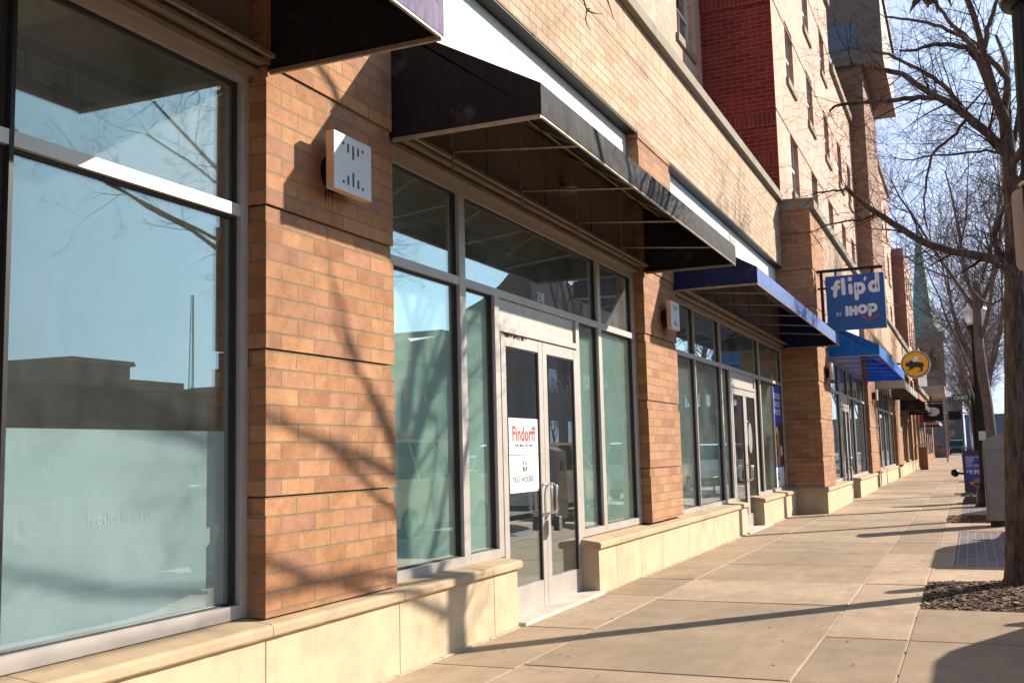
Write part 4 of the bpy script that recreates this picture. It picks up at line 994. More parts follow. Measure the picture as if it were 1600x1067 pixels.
def norm(a): return a/(np.linalg.norm(a)+1e-9)
def grow(mb, p, d, L, r, lvl, maxl, rng, rmin, upw=.12, wob=.28, dens=1.0, seg=None):
    """one branch as a tapered tube, then its side shoots"""
    n = seg or max(3, int(L/(.10+.10*r/.02)) if lvl < maxl else 3); n = min(n, 9)
    pts = [np.array(p)]; rr = [r]; dd = norm(np.array(d)); st = L/n; ch = []
    for i in range(n):
        dd = norm(dd+(rng.random(3)-.5)*wob+np.array([0, 0, upw*(.5 if lvl > 1 else 1)]))
        pts.append(pts[-1]+dd*st); rr.append(max(rmin*.7, r*(1-.72*(i+1)/n)))
        if i >= 0 and lvl < maxl: ch.append((i+1, dd.copy()))
    mb.tube(pts, rr, 6 if r > .03 else (4 if r > .008 else 3), smooth=True, cap=False)
    shoots(mb, pts, rr, ch, L, lvl, maxl, rng, rmin, upw, wob, dens)
def shoots(mb, pts, rr, ch, L, lvl, maxl, rng, rmin, upw, wob, dens):
    for i, dd in ch:
        k = 1 if rng.random() < .86*dens else 0
        if rng.random() < .35*dens: k += 1
        for _ in range(k):
            a = norm(np.cross(dd, rng.random(3)-.5)); th = R(rng.uniform(28, 68))
            nd = norm(dd*math.cos(th)+a*math.sin(th))
            L2 = L*rng.uniform(.32, .62); r2 = max(rmin, rr[i]*rng.uniform(.45, .7))
            if L2 < .05: continue
            grow(mb, pts[i], nd, L2, r2, lvl+1, maxl, rng, rmin, upw, wob, dens)

def main_tree():
    t = thing('street_tree', (3.70, 11.03, 0), 'nearest bare street tree with thick rough trunk and long low limb', 'tree', 'bare street trees along the kerb')
    rng = np.random.default_rng(5)
    m = MB(); P = [np.array(p) for p in TRUNK]; n = 40; K = len(P)
    # resample trunk finely, ridged bark
    Q = []; RR = []
    for i in range(K-1):
        s = 8 if i < 9 else 4
        for j in range(s): f = j/s; Q.append(P[i]*(1-f)+P[i+1]*f); RR.append(TRAD[i]*(1-f)+TRAD[i+1]*f)
    Q.append(P[-1]); RR.append(TRAD[-1])
    ridge = rng.random(n); vs = []
    for i, (q, r) in enumerate(zip(Q, RR)):
        if i % 6 == 0: tgt = rng.random(n)
        ridge = ridge*.8+tgt*.2
        flare = max(0, .25-q[2])/.25
        for j in range(n):
            a = 2*math.pi*j/n; rad = r*(1+.16*(ridge[j]-.5)+.06*(rng.random()-.5)+.16*flare*math.sin(a*5+1))
            vs.append((q[0]+rad*math.cos(a), q[1]+rad*math.sin(a), q[2]))
    k = len(Q); m.add(vs, [(i*n+j, i*n+(j+1) % n, (i+1)*n+(j+1) % n, (i+1)*n+j) for i in range(k-1) for j in range(n)], 0, True)
    R0 = {'L1': .054, 'L2': .032, 'L3': .030, 'L4': .030, 'L5': .030, 'L6': .034, 'L7': .028, 'L8': .018, 'L9': .016, 'L10': .052, 'L10b': .016, 'L10c': .014, 'L11': .034, 'R1': .045, 'R2': .03, 'R3': .034, 'R4': .026, 'R5': .03, 'R6': .036, 'R7': .034, 'G1': .03, 'B1': .045}
    for kx, pl in LIMBS.items():
        P = [np.array(p) for p in pl]; Q = []
        for i in range(len(P)-1):
            for j in range(3): f = j/3; Q.append(P[i]*(1-f)+P[i+1]*f+(rng.random(3)-.5)*.016)
        Q.append(P[-1]); r0 = R0[kx]; rad = [r0*(1-.62*i/(len(Q)-1)) for i in range(len(Q))]
        m.tube(Q, rad, 9, smooth=True, jit=.25, rng=rng)
    m.build('trunk', MAT['bark'], t)
    c = MB()
    for kx, pl in LIMBS.items():
        P = [np.array(p) for p in pl]; r0 = R0[kx]
        for i in range(1, len(P)):
            d = norm(P[i]-P[i-1]); L = .62 if kx not in ('L10', 'L11', 'L10b', 'L10c') else .42
            for _ in range(3 if i < len(P)-1 else 4):
                f = rng.random(); p = P[i-1]*(1-f)+P[i]*f if i < len(P)-1 or _ < 2 else P[i]
                a = norm(np.cross(d, rng.random(3)-.5)); th = R(rng.uniform(25, 75)); nd = norm(d*math.cos(th)+a*math.sin(th))
                grow(c, p, nd, L*rng.uniform(.55, 1.3), max(.0035, r0*(1-.6*i/len(P))*rng.uniform(.16, .30)), 0, 3, rng, .0016, .05, .42, .60)
    for pl in ([(1.263, 6.0, 4.466), (1.254, 6.0, 4.212), (1.273, 6.0, 4.136), (1.263, 6.0, 4.083), (1.274, 6.0, 4.031), (1.29, 6.0, 4.006)], [(1.273, 6.0, 4.136), (1.315, 6.0, 4.111), (1.37, 6.0, 4.092)], [(1.403, 6.0, 4.435), (1.411, 6.0, 4.18), (1.43, 6.0, 4.117), (1.448, 6.0, 4.043)], [(1.278, 6.0, 4.144), (1.295, 6.0, 4.145)]):
        c.tube(pl, [.006-.004*i/(len(pl)-1) for i in range(len(pl))], 5)
    c.tube([(2.25, 6.1, 4.9), (1.263, 6.0, 4.466)], .006, 5); c.tube([(2.25, 6.1, 4.9), (1.403, 6.0, 4.435)], .006, 5)
    # a few spurs and whiskers on the trunk
    for _ in range(16):
        z = rng.uniform(2.6, 4.2); a = rng.uniform(0, 6.28); grow(c, (3.84+.09*math.cos(a), 11.03+.09*math.sin(a), z), (math.cos(a), math.sin(a), .4), rng.uniform(.2, .5), .005, 1, 3, rng, .002, .05, .4)
    c.build('crown', MAT['bark_twig'], t); t.location.x += .055
    s = MB()
    for _ in range(26):
        p = (3.29+rng.normal(0, .07), 11.68+rng.normal(0, .07), 6.17+rng.normal(0, .05)); d = rng.random(3)-.5
        s.tube([p, np.array(p)+d*.2, np.array(p)+d*.3+np.array([0, 0, -.05])], [.012, .02, .005], 4)
    s.sphere((3.29, 11.68, 6.15), .085, 10, 7)
    tag(s.build('squirrel_nest', MAT['bark']), 'dark leafy squirrel nest high in the nearest bare tree', 'nest')
main_tree()

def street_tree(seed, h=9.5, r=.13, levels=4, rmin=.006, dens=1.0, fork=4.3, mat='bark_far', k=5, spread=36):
    rng = np.random.default_rng(seed); t = thing('street_tree', (0, 0, 0), '', 'tree')
    m = MB(); lean = (rng.random(2)-.5)*.12
    pts = [np.array([lean[0]*z/3+.04*math.sin(z*2+seed), lean[1]*z/3, z]) for z in np.linspace(-.1, fork, 9)]
    m.tube(pts, [r*1.35]+[r*(1-.28*i/8) for i in range(1, 9)], 12, jit=.25, rng=rng)
    c = MB(); top = pts[-1]
    for i in range(k):
        a = 2*math.pi*i/k+rng.uniform(-.4, .4); th = R(rng.uniform(12, spread)); L = (h-fork)*rng.uniform(.55, .85)
        d = np.array([math.cos(a)*math.sin(th), math.sin(a)*math.sin(th), math.cos(th)]); st = pts[int(rng.integers(6, 9))]
        q = [st]; rr = [r*.45]; dd = d; n = 8; ch = []
        for j in range(n):
            dd = norm(dd+(rng.random(3)-.5)*.3+np.array([0, 0, .07])); q.append(q[-1]+dd*L/n); rr.append(r*.45*(1-.75*(j+1)/n)); ch.append((j+1, dd.copy()))
        m.tube(q, rr, 7, jit=.2, rng=rng)
        shoots(c, q, rr, ch[1:], L, 0, levels-1, rng, rmin, .08, .34, dens)
    m.build('trunk', MAT[mat], t); c.build('crown', MAT[mat], t); return t
GT = 'bare street trees along the kerb'
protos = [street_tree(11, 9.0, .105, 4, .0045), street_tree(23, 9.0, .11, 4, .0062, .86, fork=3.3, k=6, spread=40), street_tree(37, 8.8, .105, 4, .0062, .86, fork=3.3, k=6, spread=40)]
spots = [(3.72, 20.7, 0, 'bare street tree directly behind the grey kiosk', 1.0), (3.75, 31.0, 1, 'bare street tree just past the first lamp beyond the kiosk', 1.0), (3.8, 41.2, 2, 'bare street tree third behind the kiosk', 1.0),
         (3.8, 51.4, 0, 'bare street tree by the second distant lamp post', 1.05), (3.8, 61.6, 1, 'bare street tree just past the green street name sign', 1.0), (3.8, 72, 2, 'far bare street tree in front of the tan canopy beam', 1.1), (3.8, 84, 0, 'far bare street tree level with the grey shop awning', 1.1),
         (3.8, 97, 1, 'far bare street tree beside the red brick building', 1.15), (3.8, 112, 2, 'far bare street tree second from last before the church', 1.15), (3.8, 130, 0, 'farthest bare street tree near the church', 1.2)]
used = set()
for i, (x, y, k, lab, s) in enumerate(spots):
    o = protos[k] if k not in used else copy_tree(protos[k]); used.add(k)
    o.location = (x, y, -.03); o.rotation_euler = (0, 0, i*2.1+.4); o.scale = (s, s, s); o['label'] = lab; o['group'] = GT
across_trees = [(18.2, 49), (18.2, 61), (18.2, 73), (18.2, 86), (18.3, 100)]
for i, (x, y) in enumerate(across_trees):
    o = copy_tree(protos[i % 3]); o.location = (x, y, -.03); o.rotation_euler = (0, 0, i*1.3+1); o['group'] = 'bare trees across the road'
    o['label'] = 'bare tree across the road seen only in the shop glass'

# ------------------------------------------------------------------ lamp posts
def lamp_post():
    t = thing('street_lamp', (0, 0, 0), '', 'street lamp', 'black fluted street lamps')
    m = MB(); n = 32; prof = [(0.0, .21), (.06, .21), (.08, .19), (.35, .17), (.42, .15), (.5, .115), (.9, .105), (2.0, .10), (3.4, .088), (3.74, .082)]
    vs = []
    for z, r in prof:
        for j in range(n):
            fl = (1-.10*(j % 2)) if z > .45 else 1
            vs.append((r*fl*math.cos(2*math.pi*j/n), r*fl*math.sin(2*math.pi*j/n), z))
    k = len(prof); m.add(vs, [(i*n+j, i*n+(j+1) % n, (i+1)*n+(j+1) % n, (i+1)*n+j) for i in range(k-1) for j in range(n)], 0, False); m.build('post', MAT['black_metal'], t)
    m = MB(); m.lathe((0, 0, 3.74), [(.085, 0), (.12, .01), (.13, .04), (.10, .07), (.10, .10), (.16, .16), (.17, .20), (.12, .22)], 24); m.build('collar', MAT['black_metal'], t)
    m = MB(); m.lathe((0, 0, 3.95), [(.12, 0), (.155, .06), (.185, .20), (.19, .30)], 8, smooth=False); m.build('lantern', MAT['lantern_glass'], t)
    m = MB(); m.lathe((0, 0, 4.25), [(.22, 0), (.22, .025), (.17, .09), (.09, .15), (.05, .20), (.05, .24), (.02, .27), (.03, .30), (.005, .36)], 16); m.build('lantern_cap', MAT['tag_white'], t)
    return t
lp = lamp_post()
for i, (x, y, lab) in enumerate([(3.845, 6.2, 'nearest black fluted lamp post, cut by the right edge of the photo'), (3.66, 25.0, 'black street lamp with pale lantern behind the grey kiosk'), (3.70, 43.8, 'smaller far street lamp beside the green street name sign'), (3.75, 62.6, 'third and farthest street lamp under the trees')]):
    o = lp if i == 0 else copy_tree(lp); o.location = (x, y, 0); o['label'] = lab; o.rotation_euler = (0, 0, i*.3)
    if i == 0: o.scale = (1.3, 1.3, 1.0)
t = thing('parking_sign', (3.84, 6.33, 2.45), 'tan back of a rounded sign strapped to the nearest lamp post', 'sign')
def rrect(x0, x1, z0, z1, r, n=5):
    P = []
    for cx_, cz_, a0 in ((x1-r, z1-r, 0), (x0+r, z1-r, 90), (x0+r, z0+r, 180), (x1-r, z0+r, 270)):
        P += [(cx_+r*math.cos(R(a0+90*i/n)), cz_+r*math.sin(R(a0+90*i/n))) for i in range(n+1)]
    return P
m = MB(); m.prism(rrect(3.672, 3.985, 2.29, 2.755, .045), 6.335, 6.339); m.build('sign_plate', simple('sign_back', (.52, .40, .32), .6), t)
for z in (2.345, 2.745):
    m = MB(); m.tube([(3.845+.13*math.cos(a), 6.2+.13*math.sin(a), z) for a in np.linspace(0, 6.283, 21)], .011, 6); m.build('strap', MAT['aluminium'], t)
t = thing('pole_notice', (3.66, 24.9, 1.5), 'small white notice on the lamp post behind the kiosk', 'notice')
m = MB(); m.box(3.56, 3.76, 24.86, 24.88, 1.42, 1.62); m.build('notice_plate', MAT['tag_white'], t)
m = MB(); m.tube([(3.66+.107*math.cos(a), 25+.107*math.sin(a), 1.52) for a in np.linspace(0, 6.283, 17)], .008, 6); m.build('strap', MAT['aluminium'], t)
t = thing('street_name_sign', (3.7, 58, 0), 'green street name sign reading OHIO on a dark post', 'sign')
m = MB(); m.tube([(3.62, 58, 0), (3.62, 58, 4.0)], .05, 8); m.build('post', MAT['black_metal'], t)
m = MB(); m.box(2.70, 3.55, 57.97, 58.0, 3.55, 3.90); m.build('sign_plate', MAT['sign_green'], t)
m = MB(); text_into(m, 'OHIO', .20, (3.1, 57.965, 3.625), (1, 0, 0), (0, 0, 1), 0, .9, .02, 'CENTER'); m.build('lettering', MAT['sign_white'], t)
t = thing('traffic_signal', (4.4, 150, 0), 'small dark traffic signal on a pale mast at the far crossing', 'traffic light')
m = MB(); m.tube([(3.6, 150, 0), (3.6, 150, 5.6)], .14, 8); m.tube([(3.6, 150, 5.4), (-.5, 150, 5.6)], .08, 6); m.build('mast', MAT['lamp_face'], t)
m = MB(); m.box(1.0, 2.6, 149.8, 150.2, 4.6, 5.7); m.build('signal_head', MAT['black_metal'], t)

# ------------------------------------------------------------------ grey kiosk, pavement sign, meters, bins
t = thing('parking_kiosk', (3.73, 19.1, 0), 'tall grey slanted-top parking kiosk left of the nearest tree trunk', 'kiosk')
m = MB(); body = [(3.55, .10), (3.85, .10), (3.885, 1.44), (3.875, 1.485), (3.84, 1.505), (3.80, 1.50), (3.60, 1.415), (3.57, 1.385), (3.56, 1.33)]
m.prism(body, 18.8, 19.3); m.build('cabinet', MAT['kiosk_grey'], t, bevel=.018)
m = MB(); m.box(3.60, 3.84, 18.86, 19.24, -.02, .11); m.build('foot', MAT['ink_black'], t)
m = MB()
for z in (.42, .86, 1.24): m.box(3.545, 3.575, 18.81, 19.29, z, z+.008); 
m.box(3.567, 3.573, 18.797, 18.802, .14, 1.24); m.box(3.6, 3.86, 18.797, 18.802, 1.24, 1.246)
m.build('panel_seam', MAT['gasket'], t)
m = MB(); m.box(3.543, 3.552, 18.93, 19.17, 1.02, 1.2); m.build('screen', MAT['car_glass'], t)

t = thing('pavement_sign', (3.43, 26.4, 0), 'blue pavement sign advertising a sandwich, standing left of the grey kiosk', 'sign')
ax0, ax1, ay = 3.20, 3.82, 26.4
m = MB(); P = [(ax0, .24), (ax1, .24), (ax1+.02, 1.12), (ax1-.08, 1.2), (ax1-.12, 1.235), (ax1-.2, 1.235), (ax1-.22, 1.19), (ax0+.22, 1.19), (ax0+.2, 1.235), (ax0+.12, 1.235), (ax0+.08, 1.2), (ax0-.02, 1.12)]
m.prism(P, ay, ay+.06); m.build('frame', MAT['board_frame'], t, bevel=.008)
m = MB(); m.box(ax0+.03, ax1-.03, ay-.006, ay, .52, 1.10); m.build('blue_panel', MAT['poster_blue'], t)
m = MB(); m.box(ax0+.03, ax1-.03, ay-.006, ay, .30, .518); m.build('dark_panel', simple('board_purple', (.07, .05, .13), .6), t)
m = MB(); u, v = (1, 0, 0), (0, 0, 1)
for i, s in enumerate(("FOOD THAT'S", 'FRESH,', 'FAST,', 'AND FEEL-GOOD.')): text_into(m, s, .045, (ax0+.06, ay-.007, 1.02-i*.062), u, v, 0, 1.0, .03)
text_into(m, '9.99', .10, (ax0+.11, ay-.007, .66), u, v, 0, 1.0, .045); text_into(m, '$', .06, (ax0+.055, ay-.007, .70), u, v, 0, 1.0, .03)
m.build('lettering', MAT['sign_white'], t)
m = MB(); text_into(m, 'MADE FRESH AND READY WHEN YOU ARE', .018, (ax0+.06, ay-.007, .795), u, v, 0, 1.0, .0); m.build('small_lettering', MAT['tag_white'], t)
m = MB(); m.prism([(ax0+.09, .47), (ax0+.36, .50), (ax1-.06, .44), (ax1-.12, .38), (ax0+.28, .34)], ay-.008, ay-.006); m.build('paper_picture', MAT['food_paper'], t)
m = MB(); m.sphere((ax0+.31, ay-.009, .50), .12, 12, 6, 0, (1, .04, .55)); m.build('bun_picture', MAT['food_bun'], t)
m = MB(); m.sphere((ax0+.31, ay-.008, .435), .13, 12, 6, 0, (1, .04, .45)); m.build('filling_picture', MAT['food_meat'], t)
m = MB(); m.prism([(ax0+.44, .50), (ax0+.58, .50), (ax0+.59, .68), (ax0+.42, .68)], ay-.0085, ay-.006); m.build('cup_picture', MAT['food_cup'], t)
m = MB(); m.prism([(ax0-.06, 0), (ax1+.06, 0), (ax1+.06, .05), (ax1-.0, .16), (ax0+.0, .16), (ax0-.06, .05)], ay-.24, ay+.30); m.build('base', MAT['base_grey'], t, bevel=.02)
m = MB()
for x in (ax0+.12, ax1-.12): m.box(x-.03, x+.03, ay+.0, ay+.06, .15, .25)
m.build('spring_leg', MAT['steel_bar'], t)

def meter(x, y, lab):
    t = thing('parking_meter', (x, y, 0), lab, 'parking meter', 'parking meters at the kerb')
    m = MB(); m.tube([(x, y, -.05), (x, y, 1.15)], .03, 10); m.build('post', MAT['black_metal'], t)
    m = MB(); m.prism([(x-.085, 1.15), (x+.085, 1.15), (x+.09, 1.36)]+[(x+.09*math.cos(R(a)), 1.36+.10*math.sin(R(a))) for a in range(15, 180, 15)]+[(x-.09, 1.36)], y-.06, y+.06); m.build('meter_head', MAT['kiosk_grey'], t)
meter(4.55, 12.6, 'parking meter at the kerb hidden behind the nearest tree trunk')
t = thing('fire_hose_standpipe', (3.0, 31.6, 0), 'small dark standpipe on a bar left of the pavement sign', 'standpipe')
m = MB(); m.tube([(3.38, 31.6, -.02), (3.38, 31.6, .52), (2.98, 31.6, .56)], .03, 8); m.build('pipe', MAT['black_metal'], t)
m = MB(); m.sphere((2.94, 31.6, .56), .11, 12, 8); m.build('valve', MAT['black_metal'], t)
t = thing('litter_bin', (1.05, 62, 0), 'slim brown litter bin with a tilted lid against the far wall', 'litter bin')
m = MB(); m.box(.78, 1.2, 61.8, 62.2, 0, 1.25); m.build('bin_body', MAT['building_red'], t)
m = MB(); m.prism([(.70, 1.27), (1.35, 1.52), (1.35, 1.56), (.70, 1.33)], 61.75, 62.25); m.build('bin_lid', MAT['tan_panel'], t)

# ------------------------------------------------------------------ vehicles
def car(name, L=4.8, W=1.86, H=1.72, paint='paint_white', suv=True):
    """kerb-parked car, nose along +Y, origin under its middle"""
    t = thing(name, (0, 0, 0), '', 'car')
    h = L/2; zs = .32; hood = H*.60; bl = H*.58
    # side outline (y,z)
    roof0, roof1 = (-h+.25, h-1.75) if suv else (-h+1.0, h-1.9)
    sil = [(-h+.05, zs), (h-.10, zs), (h, .50), (h-.03, hood-.20), (h-.25, hood-.06), (h-1.05, hood), (roof1+.02, H-.06), (roof1-.35, H), (roof0+.35, H), (roof0, H-.07), (-h+.06, bl+.05), (-h, .62)]
    lower = [(-h+.05, zs), (h-.10, zs), (h, .50), (h-.03, hood-.20), (h-.25, hood-.06), (h-1.05, hood), (h-1.2, hood+.02), (-h+.08, bl+.06), (-h, .62)]
    m = MB(); n = len(lower); stn = [(-W/2+.02, .985), (-W/2, 1), (-W*.25, 1.0), (0, 1.0), (W*.25, 1.0), (W/2, 1), (W/2-.02, .985)]
    vs = []
    for x, s in stn:
        for (y, z) in lower: vs.append((x, y*s, z if abs(x) > .3 else z+(.025 if z > .7 else 0)))
    m.add(vs, [(i*n+j, i*n+(j+1) % n, (i+1)*n+(j+1) % n, (i+1)*n+j) for i in range(len(stn)-1) for j in range(n)]+[tuple(range(n)), tuple(range(len(stn)*n-1, (len(stn)-1)*n-1, -1))])
    m.build('body', MAT[paint], t, bevel=.05)
    # cabin: glass house with painted roof
    wi = W/2-.06; wt = W/2-.20; y0b, y1b, y0t, y1t = -h+.10 if suv else -h+.75, h-1.12, roof0+.02, roof1-.10; zb, zt = bl-.02, H-.05
    m = MB(); m.add([(-wi, y0b, zb), (wi, y0b, zb), (wi, y1b, zb), (-wi, y1b, zb), (-wt, y0t, zt), (wt, y0t, zt), (wt, y1t, zt), (-wt, y1t, zt)], [(3, 2, 1, 0), (4, 5, 6, 7), (0, 1, 5, 4), (1, 2, 6, 5), (2, 3, 7, 6), (3, 0, 4, 7)])
    m.build('window_glass', MAT['car_glass'], t)
    m = MB(); m.prism([(y0t-.02, zt-.01), (y1t+.02, zt-.01), (y1t-.25, H), (y0t+.25, H)], -wt-.01, wt+.01, 'x'); m.build('roof', MAT[paint], t, bevel=.03)
    m = MB()
    for s in (-1, 1):
        for fy in (.0, .38, .72, 1.0):
            yb = y0b+(y1b-y0b)*fy; yt_ = y0t+(y1t-y0t)*fy; w_ = .035
            P = [(s*(wi+.006), yb-w_, zb), (s*(wi+.006), yb+w_, zb), (s*(wt+.006), yt_+w_, zt), (s*(wt+.006), yt_-w_, zt)]
            Q = [(x-s*.03, y, z) for x, y, z in P]; m.add(P+Q, [(0, 1, 2, 3), (7, 6, 5, 4), (0, 4, 5, 1), (1, 5, 6, 2), (2, 6, 7, 3), (3, 7, 4, 0)])
    m.build('pillar', MAT[paint], t)
    for s in (-1, 1):
        for wy in (-h+.95, h-.92):
            x = s*(W/2-.10); m = MB()
            m.tube([(x-s*.12, wy, .33), (x+s*.06, wy, .33), (x+s*.095, wy, .33)], [.33, .335, .30], 22); wo = m.build('wheel', MAT['tyre'], t)
            r = MB(); r.tube([(x+s*.06, wy, .33), (x+s*.10, wy, .33)], [.21, .20], 14); r.build('rim', MAT['rim'], wo)
        m = MB(); m.box(s*(W/2-.35), s*(W/2-.08), h-.10, h-.03, hood-.34, hood-.17); m.build('headlight', MAT['light_clear'], t, bevel=.02)
        m = MB(); m.box(s*(W/2-.22), s*(W/2-.06), -h+.02, -h+.10, .80, 1.0); m.build('taillight', MAT['light_red'], t, bevel=.02)
        m = MB(); m.box(s*(W/2-.02), s*(W/2+.17), h-1.52, h-1.40, bl+.02, bl+.17); m.build('mirror', MAT[paint], t, bevel=.03)
    m = MB(); m.box(-.5, .5, h-.05, h+.015, .55, .80); m.build('grille', MAT['gasket'], t)
    m = MB(); m.box(-W/2+.05, W/2-.05, -h+.05, h-.1, .20, zs+.02); m.build('underbody', MAT['gasket'], t)
    return t
c = car('parked_car', 4.9, 1.95, 1.78, 'paint_black'); c.location = (6.08, 9.35, -.13); c['label'] = 'black parked car at the kerb just right of the photo'; c['group'] = 'cars parked along the kerb'
c2 = car('parked_car', 4.7, 1.86, 1.80, 'paint_silver'); c2.location = (5.86, 17.0, -.13); c2['label'] = 'silver parked car at the kerb right of the nearest tree'; c2['group'] = 'cars parked along the kerb'
cw = car('parked_car', 4.8, 1.9, 1.75, 'paint_white')
for i, (y, src, lab) in enumerate([(24.4, cw, 'white parked car at the kerb level with the grey kiosk'), (34, c2, 'silver parked car at the kerb past the pavement sign'), (46, cw, 'white parked car far along the kerb'), (60, c2, 'silver parked car farthest along the kerb')]):
    o = cw if i == 0 else copy_tree(src); o.location = (6.05, y, -.13); o['label'] = lab; o['group'] = 'cars parked along the kerb'
pb = {'black': car('parked_car', 4.7, 1.84, 1.5, 'paint_black', False), 'maroon': car('parked_car', 4.6, 1.82, 1.48, 'paint_maroon', False)}
for i, y in enumerate((21, 27.5, 34, 41, 49, 57)):
    k = ('black', 'maroon')[i % 2]; src = pb[k]; o = src if i < 2 else copy_tree(src); o.location = (15.4, y, -.13); o.rotation_euler = (0, 0, math.pi)
    o['label'] = k+' car parked across the road, seen only in the shop glass'; o['group'] = 'cars parked across the road'
g = car('parked_van', 4.6, 1.9, 1.9, 'paint_green'); g['category'] = 'van'; g.location = (1.75, 150, .0); g['label'] = 'small dark green van at the far end of the pavement'; g.rotation_euler = (0, 0, math.pi)
def bicycle(x, y, lab):
    t = thing('bicycle', (x, y, 0), lab, 'bicycle')
    for dx in (-.52, .52):
        m = MB(); m.tube([(x+dx+.34*math.cos(a), y, .34+.34*math.sin(a)) for a in np.linspace(0, 6.283, 19)], .03, 6); m.build('wheel', MAT['tyre'], t)
    m = MB()
    for a, b in (((-.52, .34), (-.15, .85)), ((-.15, .85), (.0, .35)), ((-.52, .34), (0, .35)), ((0, .35), (.36, .85)), ((-.15, .82), (.36, .82)), ((.52, .34), (.34, 1.02)), ((-.15, .85), (-.18, .98))): m.tube([(x+a[0], y, a[1]), (x+b[0], y, b[1])], .025, 6)
    m.build('frame', MAT['black_metal'], t); m = MB(); m.box(x-.32, x-.04, y-.07, y+.07, .96, 1.02); m.build('saddle', MAT['ink_black'], t)
    m = MB(); m.tube([(x+.34, y-.28, 1.04), (x+.32, y, 1.02), (x+.34, y+.28, 1.04)], .02, 6); m.build('handlebar', MAT['black_metal'], t)
bicycle(.75, 140, 'dark bicycle parked left of the far green van'); bicycle(3.0, 146, 'dark bicycle parked right of the far green van')
t = thing('planter', (.35, 120, 0), 'grey planter box against the far shop wall', 'planter')
m = MB(); m.prism([(.0, 0), (1.3, 0), (1.4, 1.0), (-.1, 1.0)], 118, 119.2); m.build('planter_box', MAT['building_grey'], t)
m = MB()
for k in range(40): m.tube([(.65+rg.uniform(-.5, .5), 118.6+rg.uniform(-.4, .4), 1.0), (.65+rg.uniform(-.7, .7), 118.6+rg.uniform(-.5, .5), 1.4+rg.random()*.4)], [.02, .008], 4)
m.build('dry_stems', MAT['bark_far'], t)

# ------------------------------------------------------------------ across the road (seen in the glass)
b = block('diner_building', 'low dark building with overhanging roof across the road', 25.6, 40, 18, 35.5, 4.15, 'building_brown', [('x0', y, y+2.4, .9, 2.8) for y in (19.5, 23, 26.5, 30)], .001)
m = MB(); m.prism([(24.7, 4.15), (41, 4.15), (41, 4.5), (24.7, 4.5)], 15, 32.6); m.build('eaves', MAT['building_brown'], b)
m = MB(); m.prism([(24.9, 4.15), (40, 4.15), (40, 4.3), (24.9, 4.3)], 32.6, 36.0); m.build('low_roof', MAT['building_brown'], b)
m = MB(); m.prism([(25.2, 4.4), (32, 4.4), (32, 5.25), (25.0, 5.2), (24.9, 5.02), (25.2, 5.0)], 27.2, 30.2); m.build('roof_lantern', MAT['roof_metal'], b)
t = thing('radio_mast', (60, 74, 0), 'thin lattice radio mast behind the low building across the road', 'mast')
m = MB()
for dx, dy in ((-.3, -.3), (.3, -.3), (0, .35)): m.tube([(60+dx, 74+dy, 0), (60+dx*.3, 74+dy*.3, 16.5)], .05, 4)
for k in range(16):
    z = k; s = 1-.7*k/16.5; m.tube([(60-.3*s, 74-.3*s, z), (60+.3*s, 74-.3*s, z+.5), (60, 74+.35*s, z+1), (60-.3*s, 74-.3*s, z+1)], .03, 4)
m.build('lattice', MAT['steel_bar'], t)
b = block('gabled_building', 'dark gabled building across the road', 25.5, 35, 49.5, 58.4, 6.8, 'building_grey', [('x0', y, y+1.2, z, z+1.4) for y in (51, 54, 56.6) for z in (1.6, 4.4)], .001)
m = MB(); m.prism([(49.4, 6.8), (51.6, 8.25), (52.2, 8.0), (56.2, 8.75), (56.2, 9.1), (58.4, 9.1), (58.4, 6.8)], 25.3, 34, 'x'); m.build('gable', MAT['roof_metal'], b)
block('corner_house', 'pale low house between the gabled building and the diner across the road', 27, 31, 40.5, 48, 4.7, 'building_brown', [('x0', y, y+1.4, 1, 2.6) for y in (41.5, 44, 46)])
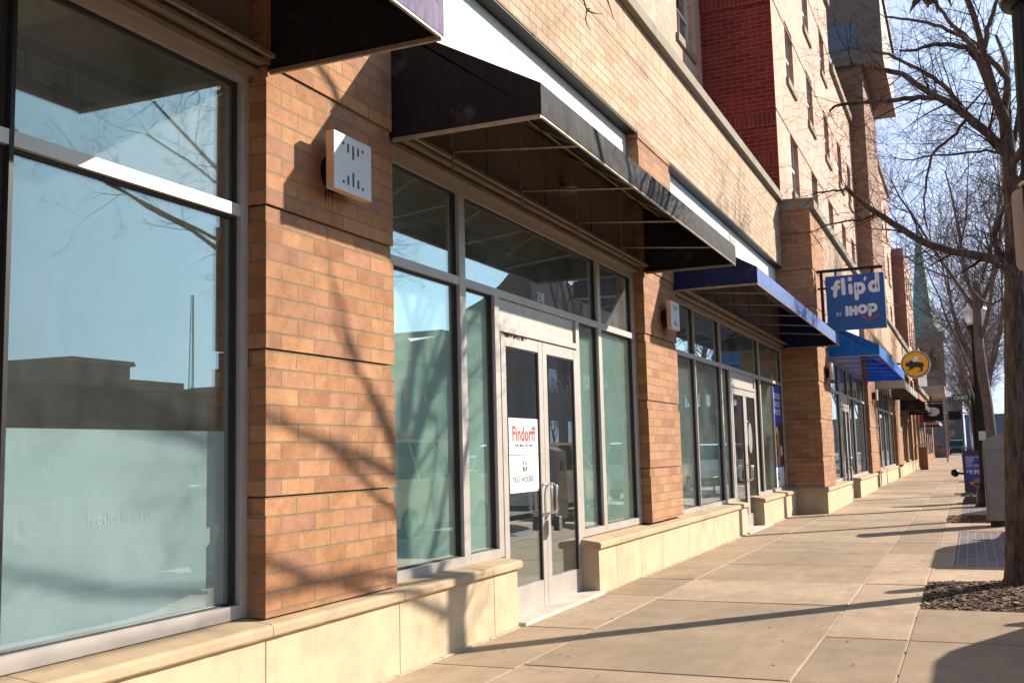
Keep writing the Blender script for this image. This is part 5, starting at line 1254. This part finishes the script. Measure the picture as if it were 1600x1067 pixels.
b = block('mansard_building', 'tall dark building with curved mansard roof across the road', 22, 27, 62.7, 86, 10.3, 'building_grey', [('x0', y, y+1.6, z, z+1.6) for y in (65, 68.5, 72, 76, 80) for z in (2, 5.5)], .001)
m = MB(); m.prism([(21.8, 10.3), (21.8, 10.6), (22.1, 13.6), (23.2, 13.7), (24.2, 12.7), (25.3, 11.9), (27.3, 11.0), (27.3, 10.3)], 62.5, 86.2); m.build('mansard_roof', MAT['roof_metal'], b)
block('brick_warehouse', 'red brick warehouse far along across the road', 24, 50, 88, 140, 11, 'building_red', [('x0', y, y+1.8, z, z+1.8) for y in range(90, 138, 5) for z in (2, 6)])

# ------------------------------------------------------------------ things inside the shops
def track_light(x, y, lab):
    t = thing('track_light', (x, y, 3.6), lab, 'spotlight', 'spotlights on the shop ceiling track')
    m = MB(); m.tube([(x, y, 3.67), (x, y, 3.5)], .018, 8); m.build('stem', MAT['rail_grey'], t)
    m = MB(); m.tube([(x-.02, y-.10, 3.50), (x-.04, y+.02, 3.46), (x-.06, y+.16, 3.42)], [.055, .06, .075], 14); m.build('lamp_head', MAT['rail_grey'], t)
track_light(-1.3, 4.35, 'first white spotlight on the ceiling track of the nearest shop'); track_light(-1.3, 4.05, 'second white spotlight on the ceiling track of the nearest shop')
track_light(-1.3, 9.6, 'white spotlight on the ceiling track behind the number 208'); track_light(-1.3, 7.9, 'white spotlight on the ceiling track left of the number 208')
t = thing('notice_board', (-3.2, 11.0, 1), 'dim notice board with papers inside the right glass door', 'notice board')
m = MB(); m.box(-4.2, -4.12, 9.4, 12.2, 0, 2.6); m.build('partition', MAT['interior_wall'], t)
m = MB()
for k in range(18): y = 9.6+rg.random()*2.2; z = .8+rg.random()*1.2; m.box(-4.12, -4.115-rg.random()*.003, y, y+.22, z, z+.28)
m.build('paper', MAT['paper_white'], t)
t = thing('counter', (-3.0, 8.2, 0), 'dark counter inside the double doors', 'counter')
m = MB(); m.box(-3.4, -2.6, 7.4, 9.0, 0, 1.0); m.build('counter_body', MAT['building_brown'], t); m = MB(); m.box(-3.45, -2.55, 7.35, 9.05, 1.0, 1.05); m.build('counter_top', MAT['interior_wall'], t)
